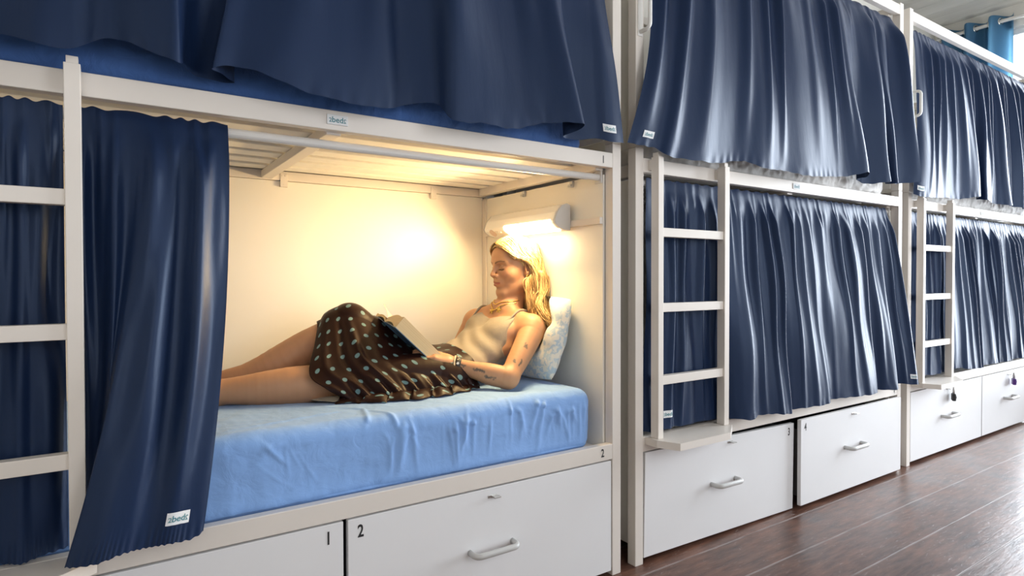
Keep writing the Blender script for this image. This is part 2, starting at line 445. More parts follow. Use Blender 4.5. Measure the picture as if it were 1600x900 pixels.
def make_bunk():
    root = empty('bunk_bed', (0, 0, 0), 'x', 'bunk bed', 'bunk beds in a row')
    m = M['metal']
    for (x, y) in ((0, 0), (LB - .04, 0), (0, DEP - .04), (LB - .04, DEP - .04)):
        bm = bmesh.new()
        add_box(bm, x, x + .04, y, y + .04, 0, 1.545, .0018); add_box(bm, x, x + .04, y, y + .04, 1.546, 2.572, .0018)
        bm_obj('post', bm, m, root)
    for (z0, z1) in ((.42, .475), (1.459, 1.511), (2.508, 2.560)):
        box_obj('front_rail', (.0401, LB - .0401, 0.0005, .03, z0, z1), m, root)
        box_obj('back_rail', (.0401, LB - .0401, DEP - .035, DEP - .005, (1.4495 if 1 < z0 < 2 else z0), (1.486 if 1 < z0 < 2 else z1 - .008)), m, root)
        box_obj('side_rail', (.05, .085, .0405, DEP - .0405, (.400 if z0 < 1 else z0 - .006), (.4345 if z0 < 1 else z1 - .012)), m, root)
        box_obj('side_rail', (LB - .085, LB - .05, .0405, DEP - .0405, (.400 if z0 < 1 else z0 - .006), (.4345 if z0 < 1 else z1 - .012)), m, root)
    box_obj('cross_beam', (LB / 2 - .02, LB / 2 + .02, .031, DEP - .036, 1.4535, 1.482), m, root)
    bm = bmesh.new()
    for k in range(7):
        y = .055 + k * .118
        n = 40                                       # each slat bows a little
        add_box(bm, .087, LB - .087, y, y + .078, 1.4845 + random.uniform(-.001, .001), 1.497, .003)
    bm_obj('slat_base', bm, M['slat'], root)
    box_obj('bed_board', (.05, LB - .05, .031, DEP - .036, .435, .452), M['board'], root)
    for x0 in (.0405, LB - .05):
        s = 1 if x0 < 1 else -1
        xf = x0 + .0095 if s > 0 else x0
        for (z0, z1) in ((.05, 1.440), (1.56, 2.50)):
            box_obj('end_panel', (x0, x0 + .0095, .0405, .8755, z0, z1), M['panel'], root, bev=.001)
            t = sorted((xf + s * .0003, xf + s * .007))
            box_obj('panel_trim', (t[0], t[1], .842, .8755, z0 + .42 if z0 < 1 else z0, z1 - .002), M['metal'], root, bev=.001)
        b = sorted((xf + s * .0005, xf + s * .014))
        box_obj('lamp_rail', (b[0], b[1], .0405, .8415, 1.262, 1.287), m, root)
    for (z0, z1) in ((.46, 1.4485), (1.56, 2.50)):
        box_obj('back_panel', (.052, LB - .0525, .876, .884, z0, z1), M['panel'], root, bev=.001)
    for x in (1.075, 1.72):
        bm = bmesh.new()
        add_box(bm, x, x + .028, .862, .8645, 1.425, 1.476, .001); add_box(bm, x, x + .028, .8645, .8755, 1.425, 1.446, .001)
        for (a, z) in ((.008, 1.468), (.02, 1.468), (.014, 1.435)):
            add_tube(bm, [(x + a, .8625, z), (x + a, .8605, z)], .003, 8)
        bm_obj('panel_bracket', bm, m, root)
    for y in (.20, .52):
        bm = bmesh.new()
        add_box(bm, LB - .062, LB - .0505, y, y + .018, 1.415, 1.4385, .002); add_box(bm, LB - .070, LB - .062, y, y + .018, 1.415, 1.425, .002)
        bm_obj('panel_clip', bm, M['handle'], root)
    for z in (1.431, 2.478):
        bm = bmesh.new()
        add_tube(bm, [(.0505, .06, z), (LB - .0505, .06, z)], .0125, 16)
        for x in (.0508, LB - .0568): add_box(bm, x, x + .006, .042, .078, z - .022, z + .022, .002)
        bm_obj('curtain_rod', bm, M['rod'], root, smooth=False)
    # the name plate on the middle rail
    pl = box_obj('name_plate', (LB / 2 - .028, LB / 2 + .028, -.003, .0002, 1.473, 1.499), M['label'], root, bev=.001)
    text_obj('lettering', text_mesh('2bed', .021, True), M['teal'], pl, lambda a, b: (LB / 2 + a, -.0034, 1.486 + b))
    # ladder: one part, its pieces below it
    lad = bpy.data.objects.new('ladder', None); C.objects.link(lad); lad.parent = root
    ya, yb = -.052, -.015
    for (x0, x1) in ((.064, .091), (.444, .473)):
        bm = bmesh.new(); add_box(bm, x0, x1, ya, yb, .475, 1.512, .0015)
        add_box(bm, x0 + .004, x1 - .004, ya + .006, yb - .004, 1.512, 1.528, .001)
        add_box(bm, x0 + .003, x1 - .003, yb - .001, .0004, 1.466, 1.504)
        bm_obj('pole', bm, m, lad)
    for z in (1.237, .958, .688):
        box_obj('rung', (.0905, .4445, ya + .008, yb - .002, z - .017, z + .016), m, lad, bev=.0015)
    bm = bmesh.new()
    pts = [(.050, -.0005), (.050, -.058), (.088, -.135), (.372, -.135), (.490, -.055), (.490, -.0005)]
    add_prism(bm, [(p[0], p[1]) for p in pts], 'z', .448, .4748)
    bm_obj('step', bm, m, lad)
    bm = bmesh.new()
    d_handle(bm, 'z', (.02, 0.0, 2.035), .068, .05, .0075, corner=.02)
    add_box(bm, .008, .032, -.003, .0, 1.952, 2.118, .001)
    bm_obj('grab_handle', bm, M['whiteplastic'], root, smooth=True)
    return root

def copy_tree(o, parent=None):
    c = o.copy(); C.objects.link(c)
    if parent is not None: c.parent = parent
    for ch in o.children: copy_tree(ch, c)
    return c
bunk0 = make_bunk()
bunks = [bunk0, copy_tree(bunk0), copy_tree(bunk0)]
BL = ['white steel bunk bed with the open lower berth, a woman reading inside it',
      'white steel bunk bed in the middle of the row, drawers 3 and 4 below it',
      'white steel bunk bed at the far end by the window, padlocked drawers below it']
for b, x, l in zip(bunks, BX, BL):
    b.location = (x, 0, 0); b['label'] = l
def number(bunk, txt, x, z, y, size):
    o = text_obj('number', text_mesh(txt, size), M['black'], bunk, lambda a, b: (x + a, y - .0006, z + b))
    return o
number(bunks[0], '1', 1.966, 1.484, .0005, .036); number(bunks[0], '2', 1.963, .449, .0005, .040)
number(bunks[1], '3', 1.980, 1.489, .0005, .034); number(bunks[1], '4', 1.975, .444, .0005, .034)
bpy.context.view_layer.update()

# ------------------------------------------------------------------ storage drawers
def drawer(x0, x1, y, label, num=None, side='l', rot=0.0, z0=.020, z1=.415, lockx=None):
    root = empty('storage_drawer', (x0, y, z0), label, 'drawer', 'drawers under the bunks')
    w = x1 - x0; h = z1 - z0
    box_obj('front_panel', (0, w, 0, .018, 0, h), M['board'], root, bev=.0012)
    bm = bmesh.new()
    add_box(bm, .03, .042, .0185, .70, .03, h * .86); add_box(bm, w - .042, w - .03, .0185, .70, .03, h * .86)
    add_box(bm, .042, w - .042, .688, .70, .03, h * .86); add_box(bm, .042, w - .042, .0185, .688, .03, .042)
    bm_obj('box', bm, M['dark_box'], root)
    bm = bmesh.new()
    d_handle(bm, 'x', (w / 2 - .024, 0, h * .535), .077, .042, .0085, flat=1.15, corner=.02)
    bm_obj('handle', bm, M['handle'], root, smooth=True)
    lx = w / 2 - .02 if lockx is None else lockx
    bm = bmesh.new()
    add_box(bm, lx - .017, lx + .017, -.002, .0005, h - .030, h - .021, .0008)
    add_box(bm, lx - .004, lx + .020, -.020, -.002, h - .028, h - .024, .0008)
    hs = bm_obj('hasp', bm, M['steel'], root)
    if num:
        nx = .035 if side == 'l' else w - .04
        text_obj('number', text_mesh(num, .048), M['black'], root, lambda a, b: (nx + a, -.0006, h - .035 + b))
    root.rotation_euler = (0, rot, 0)
    return root
drawer(-2.005, -1.016, 0.0, 'white drawer numbered 1 in the bottom left, partly outside the picture', '1', 'r')
drawer(-1.003, -.047, 0.0, 'white drawer numbered 2 under the reading woman', '2', 'l')
drawer(.118, 1.083, 0.0, 'white drawer numbered 3 behind the ladder foot, hanging slightly askew', '3', 'r', rot=math.radians(1.1), z0=.0225, z1=.4165, lockx=.5)
drawer(1.098, 2.058, -.030, 'white drawer numbered 4, pulled a little forward', '4', 'l')
d5 = drawer(2.242, 3.243, 0.0, 'white drawer with a black padlock under the far bunk', None)
d6 = drawer(3.255, 4.203, 0.0, 'white drawer with a purple padlock under the far bunk', None)

def padlock(x, y, z, mat, label):
    root = empty('padlock', (x, y, z), label, 'padlock', None)
    bm = bmesh.new(); add_box(bm, -.019, .019, -.008, .008, -.052, -.018, .005, 3)
    add_tube(bm, [(0, -.0085, -.036), (0, -.011, -.036)], .006, 12)
    bm_obj('body', bm, mat, root)
    bm = bmesh.new()
    add_tube(bm, [(-.012, 0, -.02), (-.012, 0, -.004)] + [(-.012 * math.cos(t), 0, .012 * math.sin(t)) for t in np.linspace(.2, PI - .2, 9)] + [(.012, 0, -.004), (.012, 0, -.02)], .003, 8)
    bm_obj('shackle', bm, M['steel'], root, smooth=True)
    root.rotation_euler = (0, 0, .5); root.scale = (1.3, 1.3, 1.3)
    return root
padlock(2.742, -.026, .385, M['black'], 'black padlock hanging on a white drawer beside the far ladder')
padlock(3.728, -.026, .385, M['purple'], 'purple padlock hanging on the far right drawer')

# ------------------------------------------------------------------ mattresses
def rounded_slab(x0, x1, y0, y1, z0, z1, r, nx, ny, nz, disp):
    """closed rounded box as one quad mesh, displaced along its normals by disp(p, n)"""
    ctr = np.array([(x0 + x1) / 2, (y0 + y1) / 2, (z0 + z1) / 2]); half = np.array([(x1 - x0) / 2, (y1 - y0) / 2, (z1 - z0) / 2])
    V, F, off = [], [], 0
    n = (nx, ny, nz)
    for ax in range(3):
        a, b = [k for k in range(3) if k != ax]
        for s in (-1, 1):
            A = np.linspace(-1, 1, n[a]); B = np.linspace(-1, 1, n[b])
            # crowd samples towards the rounded edges
            ga, gb = np.meshgrid(A, B, indexing='ij')
            p = np.zeros((n[a], n[b], 3)); p[..., a] = ga; p[..., b] = gb; p[..., ax] = s
            V.append(p.reshape(-1, 3)); f = grid_faces(n[a], n[b], flip=((s > 0) == (ax == 1))); F.append(f + off); off += n[a] * n[b]
    V = np.vstack(V) * half; F = np.vstack(F)
    inner = np.clip(V, -(half - r), half - r)
    d = V - inner
    ln = np.linalg.norm(d, axis=1, keepdims=True)
    nrm = d / np.maximum(ln, 1e-9)
    P = inner + nrm * r + ctr
    P = P + nrm * disp(P, nrm)[:, None]
    key = np.round(V * 1e5).astype(np.int64)
    _, idx, inv = np.unique(key, axis=0, return_index=True, return_inverse=True)
    return P[idx], inv.reshape(-1)[F]

def fbm(P, sc, oct=3):
    return np.array([noise.fractal(Vector((p[0] * sc[0], p[1] * sc[1], p[2] * sc[2])), 1.0, 2.0, oct) for p in P])
def ridge_field(P, creases):
    """creases: list of (polyline of 3D points, width, height)"""
    out = np.zeros(len(P))
    for line, w, h in creases:
        best = np.full(len(P), 9.0); tt = np.zeros(len(P)); m = len(line) - 1
        for k in range(m):
            a = np.array(line[k]); b = np.array(line[k + 1]); ab = b - a
            t = np.clip(((P - a) @ ab) / (ab @ ab), 0, 1)
            d = np.linalg.norm(P - (a + t[:, None] * ab), axis=1)
            tt = np.where(d < best, (k + t) / m, tt); best = np.minimum(best, d)
        out += h * np.exp(-(best / w) ** 2) * np.sin(np.clip(tt, 0.02, .98) * PI) ** .6
    return out

cre = []
rr = random.Random(3)
for k in range(38):                                     # gathered creases over the front edge, near the pillow end
    x = rr.uniform(-.88, -.12); dx = rr.uniform(-.05, .04)
    zt = rr.uniform(.60, .672); zb = rr.uniform(.48, .56)
    cre.append(([(x + dx, rr.uniform(.02, .12) if zt > .65 else .03, zt), (x + dx * .5, .03, (zt + zb) / 2 + .03), (x + rr.uniform(-.01, .01), .03, zb)], rr.uniform(.005, .010), rr.uniform(.006, .012)))
for k in range(16):                                     # slanting folds towards the left
    x = rr.uniform(-1.9, -.9); a = rr.uniform(-.12, .16); z = rr.uniform(.50, .62)
    cre.append(([(x, .03, z), (x + a * .5, .03, z + .04), (x + a, .03, z + .09)], rr.uniform(.004, .008), rr.uniform(.005, .010)))
cre += [([(-1.02, .30, .672), (-.93, .20, .672), (-.90, .16, .672), (-.93, .04, .668), (-.96, .01, .60)], .008, .006),
        ([(-.90, .16, .672), (-.85, .06, .67), (-.84, .01, .62), (-.84, .01, .50)], .008, .006),
        ([(-1.30, .10, .672), (-1.05, .16, .672), (-.92, .18, .672)], .008, .004),
        ([(-1.28, .01, .60), (-1.22, .01, .57)], .008, .006), ([(-1.25, .01, .60), (-1.24, .01, .52)], .006, .006)]
def disp1(P, n):
    d = fbm(P, (5, 5, 9), 3) * .0035 + fbm(P + 7, (26, 20, 5), 2) * .0012
    d += ridge_field(P, cre)
    top = n[:, 2] > .7
    for (cx, cy, rx, ry, h) in ((-.50, .44, .17, .16, .014), (-.33, .215, .06, .06, .016), (-1.0, .43, .28, .07, .006), (-.9, .42, .10, .08, .012), (-.13, .45, .12, .22, .004)):
        d -= np.where(top, h * np.exp(-((P[:, 0] - cx) / rx) ** 2 - ((P[:, 1] - cy) / ry) ** 2), 0)
    front = np.clip(-n[:, 1], 0, 1)
    d += front * .004 * np.sin(P[:, 0] * 9 + 1)
    return np.where(n[:, 2] < -.5, 0, d)
V_, F_ = rounded_slab(-1.985, -.1, .037, .855, .454, .674, .045, 620, 130, 70, disp1)
o = link('mattress', raw_mesh('mattress', V_, F_), M['sheet'], None, True)
tag(o, 'mattress in a light blue fitted sheet that the woman lies on', 'mattress', 'mattresses on the bunks')
def disp_u(P, n):
    return np.where(n[:, 2] < -.5, 0, fbm(P, (7, 5, 12), 3) * .006 + fbm(P + 3, (30, 12, 6), 2) * .002)
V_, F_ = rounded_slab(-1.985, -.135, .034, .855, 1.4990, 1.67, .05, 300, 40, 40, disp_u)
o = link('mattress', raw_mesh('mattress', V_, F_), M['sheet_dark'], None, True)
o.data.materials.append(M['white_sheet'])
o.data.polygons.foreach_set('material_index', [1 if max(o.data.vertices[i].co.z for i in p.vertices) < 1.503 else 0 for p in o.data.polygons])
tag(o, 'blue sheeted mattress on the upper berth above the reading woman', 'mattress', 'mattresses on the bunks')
def disp_w(P, n):
    return np.where(n[:, 2] < -.5, 0, fbm(P, (9, 6, 16), 3) * .010 + fbm(P + 3, (40, 12, 30), 2) * .005)
for bx_, z0, z1, lab in ((BX[1], 1.4990, 1.66, 'white sheeted mattress on the upper berth above drawers 3 and 4'), (BX[2], 1.4990, 1.66, 'white sheeted mattress on the upper berth of the far bunk'),
                    (BX[1], .454, .66, 'white mattress behind the curtain above drawers 3 and 4'), (BX[2], .454, .66, 'white mattress on the lower berth of the far bunk')):
    y0 = .036 if z0 > 1 else .10
    V_, F_ = rounded_slab(bx_ + .095, bx_ + LB - .10, y0, .845, z0, z1, .05, 200, 30, 30, disp_w)
    o = link('mattress', raw_mesh('mattress', V_, F_), M['white_sheet'], None, True)
    tag(o, lab, 'mattress', 'mattresses on the bunks')

# ------------------------------------------------------------------ curtains
def pleats(u, nf, seed, sharp):
    g = np.random.default_rng(seed)
    ph = nf * u + .45 * np.interp(u * nf, np.arange(nf + 2), g.uniform(-1, 1, nf + 2))
    amp = np.interp(ph, np.arange(-1, nf + 3), g.uniform(.35, 1.15, nf + 4))
    return amp * (.5 + .5 * np.cos(2 * PI * ph)) ** sharp

def curtain(name, x0, x1, zr, hem, label, group, nf=24, seed=1, amp=.02, top_amp=.012, ex=1.5, ey=.8, n=620, m=90, labels=(), mat='curtain', sharp=2.2, yr=.06, fade=.8):
    u = np.linspace(0, 1, n)
    B = catmull(hem, n)
    v = np.linspace(0, 1, m)[:, None]
    # gathered pocket at the rod
    pl = pleats(u, nf, seed, sharp); pl2 = pleats(u, int(nf * 1.9), seed + 50, 1.2)
    ruff = .5 + .5 * np.sin(2 * PI * nf * 1.6 * u + 3 * np.sin(9 * u))
    zt = zr + .0135 + .006 * ruff
    tx = x0 + (x1 - x0) * u
    vy = np.clip(v, 0, 1) ** ey; vx = np.clip(v, 0, 1) ** ex
    X = tx * (1 - vx) + B[:, 0] * vx
    yt = yr - .0165
    Y = yt * (1 - vy) + B[:, 1] * vy
    Z = zt * (1 - v) + B[:, 2] * v
    vz = (zt - Z) ; e0 = np.clip((vz - .035) / .12, 0, 1); e0 = e0 * e0 * (3 - 2 * e0)
    env = e0 * (1 - fade * v ** 1.5)
    Y = Y - amp * env * pl - top_amp * np.exp(-v * 6) * pl2 * np.clip((vz - .03) / .05, .3, 1)
    # slow waviness of the hanging cloth
    g = np.random.default_rng(seed + 9)
    for k in range(5):
        f = g.uniform(2, 7); a = g.uniform(.002, .005); s = g.uniform(-1.5, 1.5); q = g.uniform(0, 6)
        Y = Y + a * np.sin(2 * PI * (f * u + s * v) + q) * np.sin(PI * np.clip(v, 0, 1)) ** 1
    # puckered hem
    hp = np.exp(-((1 - v) / .03) ** 2)
    Z = Z + hp * .0012 * np.sin(u * 2 * PI * 31 + 4 * np.sin(17 * u)); Y = Y + hp * .0012 * np.sin(u * 2 * PI * 37 + 5 * np.sin(23 * u))
    P = np.stack([X, Y, Z], -1)                         # m x n x 3
    V = P.transpose(1, 0, 2).reshape(-1, 3)
    me = raw_mesh(name, V, grid_faces(n, m))
    o = link(name, me, M[mat], None, True)
    tag(o, label, 'curtain', group)
    for (uu, vv, w, h, txt) in labels:
        # a woven label sewn on the cloth, following its folds
        i0 = uu * (n - 1); j0 = vv * (m - 1)
        c = P[int(j0), int(i0)]
        du = P[int(j0), min(n - 1, int(i0) + 2)] - P[int(j0), max(0, int(i0) - 2)]; su = np.linalg.norm(du) / 4
        dv = P[min(m - 1, int(j0) + 1), int(i0)] - P[int(j0) - 1, int(i0)]; sv = np.linalg.norm(dv) / 2
        def at(a, b, off):
            i = np.clip(i0 + a / su, 0, n - 1.001); j = np.clip(j0 - b / sv, 0, m - 1.001)
            ia, ja = int(i), int(j); fi, fj = i - ia, j - ja
            p = (P[ja, ia] * (1 - fi) + P[ja, ia + 1] * fi) * (1 - fj) + (P[ja + 1, ia] * (1 - fi) + P[ja + 1, ia + 1] * fi) * fj
            e1 = P[ja, ia + 1] - P[ja, ia]; e2 = P[ja, ia] - P[ja + 1, ia]
            nn = np.cross(e1, e2); nn /= np.linalg.norm(nn)
            return Vector(p + nn * off)
        bm = bmesh.new()
        gv = [[bm.verts.new(at(-w / 2 + w * a / 10, -h / 2 + h * b / 4, .0022)) for b in range(5)] for a in range(11)]
        for a in range(10):
            for b in range(4): bm.faces.new((gv[a][b], gv[a + 1][b], gv[a + 1][b + 1], gv[a][b + 1]))
        me = bpy.data.meshes.new('woven_label'); bm.to_mesh(me); bm.free()
        lab = link('woven_label', me, M['label'], o, True)
        lab['label'] = 'white woven label'
        text_obj('lettering', text_mesh('2bed', h * .72, True), M['teal'], lab, lambda a, b: at(a, b, .0030))
    return o

GU = 'navy curtains of the upper berths'; GL = 'navy curtains of the lower berths'
hemA1 = [(-2.02, -.03, 1.545), (-1.95, -.085, 1.53), (-1.88, -.05, 1.548), (-1.80, -.10, 1.53), (-1.74, -.055, 1.545),
  (-1.704, -0.06, 1.543), (-1.643, -0.085, 1.530), (-1.59, -0.078, 1.533), (-1.527, -0.048, 1.578), (-1.46, -0.09, 1.553), (-1.404, -0.115, 1.530), (-1.391, -0.08, 1.541), (-1.363, -0.03, 1.534), (-1.307, -0.018, 1.532), (-1.279, -0.024, 1.532), (-1.304, -0.06, 1.534), (-1.337, -0.10, 1.536), (-1.285, -0.095, 1.55), (-1.204, -0.105, 1.536), (-1.145, -0.10, 1.52), (-1.036, -0.085, 1.513), (-0.919, -0.065, 1.519), (-0.857, -0.045, 1.54), (-0.769, -0.06, 1.557), (-0.735, -0.105, 1.506), (-0.624, -0.10, 1.512), (-0.521, -0.085, 1.514), (-0.402, -0.075, 1.549), (-0.281, -0.125, 1.555), (-0.253, -0.08, 1.552), (-0.288, -0.03, 1.532), (-0.232, -0.018, 1.531), (-0.145, -0.035, 1.541), (-0.099, -0.055, 1.534), (-0.034, -0.05, 1.537)]
curtain('bunk_curtain', -1.955, -.10, 2.478, hemA1, 'dark navy satin curtain across the upper berth above the reading woman', GU, nf=9, seed=3, amp=.040, fade=1.0, ex=1.6, labels=[(.975, .955, .052, .027, '')])
hemA2 = [(-0.018, -0.05, 1.541), (0.044, -0.06, 1.537), (0.121, -0.06, 1.533), (0.153, -0.08, 1.51), (0.216, -0.075, 1.508), (0.322, -0.085, 1.508), (0.448, -0.068, 1.515), (0.569, -0.06, 1.537), (0.632, -0.07, 1.539), (0.714, -0.09, 1.52), (0.884, -0.08, 1.525), (1.019, -0.095, 1.516), (1.208, -0.085, 1.53), (1.398, -0.085, 1.55), (1.491, -0.13, 1.57), (1.557, -0.08, 1.559), (1.552, -0.04, 1.555), (1.625, -0.05, 1.537), (1.727, -0.12, 1.547), (1.800, -0.06, 1.549), (1.823, -0.11, 1.55), (1.907, -0.06, 1.559), (2.038, -0.13, 1.572)]
curtain('bunk_curtain', .172, 2.028, 2.478, hemA2, 'navy satin curtain with a bright label across the middle upper berth', GU, nf=12, seed=11, amp=.035, fade=1.0, ex=2.2, ey=.55, labels=[(.035, .955, .055, .027, '')])
hemA3 = [(2.183, -0.03, 1.531), (2.212, -0.05, 1.519), (2.369, -0.06, 1.521), (2.563, -0.05, 1.535), (2.704, -0.06, 1.536), (2.858, -0.11, 1.557), (3.0, -0.045, 1.557), (2.99, -0.1, 1.548), (3.28, -0.05, 1.547), (3.376, -0.11, 1.537), (3.54, -0.05, 1.548), (3.629, -0.1, 1.537), (3.78, -.05, 1.545), (3.86, -.1, 1.54), (4.0, -.05, 1.545), (4.10, -.10, 1.54), (4.21, -.06, 1.54)]
curtain('bunk_curtain', 2.30, 4.15, 2.478, hemA3, 'navy satin curtain across the far upper berth beside the window', GU, nf=19, seed=17, amp=.034, fade=.9, ex=1.8, ey=.55, labels=[(.02, .955, .05, .027, '')])
hemB1L = [(-1.99, .01, .485), (-1.93, -.005, .483), (-1.87, .015, .485), (-1.80, -.006, .482), (-1.74, .014, .485), (-1.69, -.006, .483), (-1.655, .008, .485), (-1.625, .022, .485), (-1.612, .032, .485)]
curtain('bunk_curtain', -1.955, -1.612, 1.431, hemB1L, 'very dark navy curtain hanging behind the nearest ladder', GL, nf=6, seed=23, amp=.026, fade=.6, ex=1.0, n=260)
hemB1R = [(-1.602, .018, .50), (-1.585, .012, .499), (-1.560, .004, .498), (-1.556, -.03, .498), (-1.566, -.072, .496), (-1.600, -.094, .495), (-1.612, -.106, .494), (-1.599, -.118, .494), (-1.559, -.132, .496), (-1.518, -.12, .500), (-1.492, -.105, .497), (-1.466, -.10, .495), (-1.429, -.10, .493), (-1.381, -.08, .487), (-1.36, -.07, .494)]
curtain('bunk_curtain', -1.598, -1.285, 1.431, hemB1R, 'navy satin curtain drawn aside beside the nearest ladder, flaring over the blue sheet', GL, nf=4, seed=29, amp=.030, fade=1.0, ex=2.0, ey=.7, n=380, labels=[(.85, .945, .050, .027, '')])
hemB2 = [(0.125, 0.012, 0.492), (0.154, -0.002, 0.490), (0.200, 0.014, 0.492), (0.215, -0.003, 0.490), (0.254, -0.004, 0.491), (0.292, 0.010, 0.490), (0.368, -0.004, 0.490), (0.43, .008, .492), (0.487, -0.002, 0.491), (0.56, -0.004, 0.491), (0.60, -.05, .49), (0.65, -0.08, 0.485), (0.759, -0.05, 0.487), (0.80, -.06, .487), (0.914, -0.088, 0.479), (0.985, -0.04, 0.478), (1.02, -.05, .48), (1.229, -0.085, 0.485), (1.344, -0.035, 0.487), (1.38, -.05, .487), (1.684, -0.082, 0.486), (1.77, -0.035, 0.487), (1.888, -0.085, 0.482), (1.972, -0.04, 0.498), (2.03, -.07, .495), (2.102, -0.1, 0.489)]
curtain('bunk_curtain', .170, 2.03, 1.431, hemB2, 'navy satin curtain closing the middle lower berth behind its ladder', GL, nf=19, seed=31, amp=.030, fade=.7, ex=1.2, n=900, labels=[(.060, .94, .045, .027, ''), (.985, .955, .045, .024, '')])
hemB3 = [(2.25, .01, .49), (2.31, -.002, .49), (2.368, -0.004, 0.50), (2.45, .01, .495), (2.543, -0.004, 0.492), (2.62, -.002, .495), (2.685, -.004, .50), (2.72, -.04, .515), (2.80, -.045, .515), (2.83, -0.06, 0.508), (3.033, -0.07, 0.502), (3.10, -0.04, 0.5), (3.293, -0.07, 0.509), (3.38, -0.04, 0.5), (3.55, -.065, .507), (3.64, -.04, .505), (3.764, -0.07, 0.51), (3.9, -.045, .507), (4.0, -.075, .507), (4.1, -.05, .507), (4.19, -.06, .507)]
curtain('bunk_curtain', 2.295, 4.15, 1.431, hemB3, 'navy satin curtain closing the far lower berth beside the window', GL, nf=24, seed=37, amp=.032, fade=.65, ex=1.1, n=900)

_nt = M['curtain_window'].node_tree; _b = _nt.nodes['Principled BSDF']; _o = _nt.nodes['Material Output']
_t = N(_nt, 'ShaderNodeBsdfTranslucent'); _t.inputs['Color'].default_value = (.16, .36, .52, 1)
_m = N(_nt, 'ShaderNodeMixShader'); _m.inputs[0].default_value = .4
_nt.links.new(_b.outputs[0], _m.inputs[1]); _nt.links.new(_t.outputs[0], _m.inputs[2]); _nt.links.new(_m.outputs[0], _o.inputs['Surface'])
# window curtain on its pole at the end wall
bm = bmesh.new(); xw = R['x1'] - .075
add_tube(bm, [(xw, -2.6, 3.285), (xw, .93, 3.285)], .016, 16)
for y in (-2.5, .9): add_box(bm, xw - .01, R['x1'], y - .012, y + .012, 3.272, 3.298, .002)
o = bm_obj('curtain_pole', bm, M['rod'], smooth=False); tag(o, 'pale metal curtain pole above the far window', 'curtain pole')
def eyelet_curtain(y0, y1, z0, zt, label):
    n, m = 260, 40
    u = np.linspace(0, 1, n); v = np.linspace(0, 1, m)[:, None]
    k = 3.0
    X = xw + (.075 * np.sin(2 * PI * k * u)) * (1 - .25 * v) + 0 * v
    Y = y0 + (y1 - y0) * (u + 0 * v)
    Z = zt + (z0 - zt) * v + 0 * u
    P = np.stack([X, Y, Z], -1).transpose(1, 0, 2).reshape(-1, 3)
    o = link('window_curtain', raw_mesh('window_curtain', P, grid_faces(n, m)), M['curtain_window'], None, True)
    tag(o, label, 'curtain')
    for q in range(1, 6):
        uu = q / (2 * k); y = y0 + (y1 - y0) * uu
        bm = bmesh.new()
        s = math.cos(2 * PI * k * uu)
        ang = math.atan2(2 * PI * k * .075 * s, (y1 - y0))
        ring = []
        for t in np.linspace(0, 2 * PI, 24, endpoint=False):
            a, b = .027 * math.cos(t), .027 * math.sin(t)
            ring.append((xw + a * math.sin(ang), y + a * math.cos(ang), 3.285 + b))
        add_tube(bm, ring, .006, 8, closed=True)
        bm_obj('eyelet', bm, M['eyelet'], o, smooth=True)
    return o
eyelet_curtain(.36, .90, .6, 3.335, 'steel blue eyelet curtain drawn to the side of the far window')

# ------------------------------------------------------------------ reading lamp on the end panel
lamp = empty('reading_lamp', (-.0645, .50, 1.275), 'white strip reading lamp glowing above the woman\'s head', 'lamp')
prof = [(-.0648, 1.250), (-.0648, 1.345), (-.082, 1.352), (-.105, 1.344), (-.128, 1.318), (-.142, 1.284), (-.138, 1.272), (-.118, 1.258), (-.09, 1.250)]
def prof_prism(name, y0, y1, mat, pr=prof, inset=0):
    bm = bmesh.new(); add_prism(bm, pr, 'y', y0, y1)
    bmesh.ops.bevel(bm, geom=[e for e in bm.edges if abs((e.verts[0].co - e.verts[1].co).y) < 1e-5], offset=.002, segments=2, affect='EDGES')
    return bm_obj(name, bm, mat, lamp, world=True)
prof_prism('housing', .2145, .715, M['whiteplastic'])
prof_prism('end_cap', .205, .2142, M['handle'])
prof_prism('end_cap', .7153, .722, M['handle'])
M['glow'] = simple('lit_diffuser', (1, .95, .8), .5, emit=(1.0, .80, .48), estr=45.0)
dprof = [(-.1405, 1.289), (-.1455, 1.283), (-.1415, 1.270), (-.118, 1.2548), (-.092, 1.2475), (-.090, 1.251), (-.118, 1.259), (-.138, 1.273)]
prof_prism('diffuser', .232, .555, M['glow'], dprof)
bm = bmesh.new()
add_tube(bm, [(-.128, .66, 1.2665), (-.131, .66, 1.263)], .019, 20)
M['pinkplastic'] = simple('beige_socket', (.62, .48, .40), .4)
bm_obj('socket', bm, M['pinkplastic'], lamp, world=True)
bm = bmesh.new(); add_box(bm, -.136, -.122, .590, .608, 1.262, 1.272, .002); bm_obj('switch', bm, M['whiteplastic'], lamp, world=True)
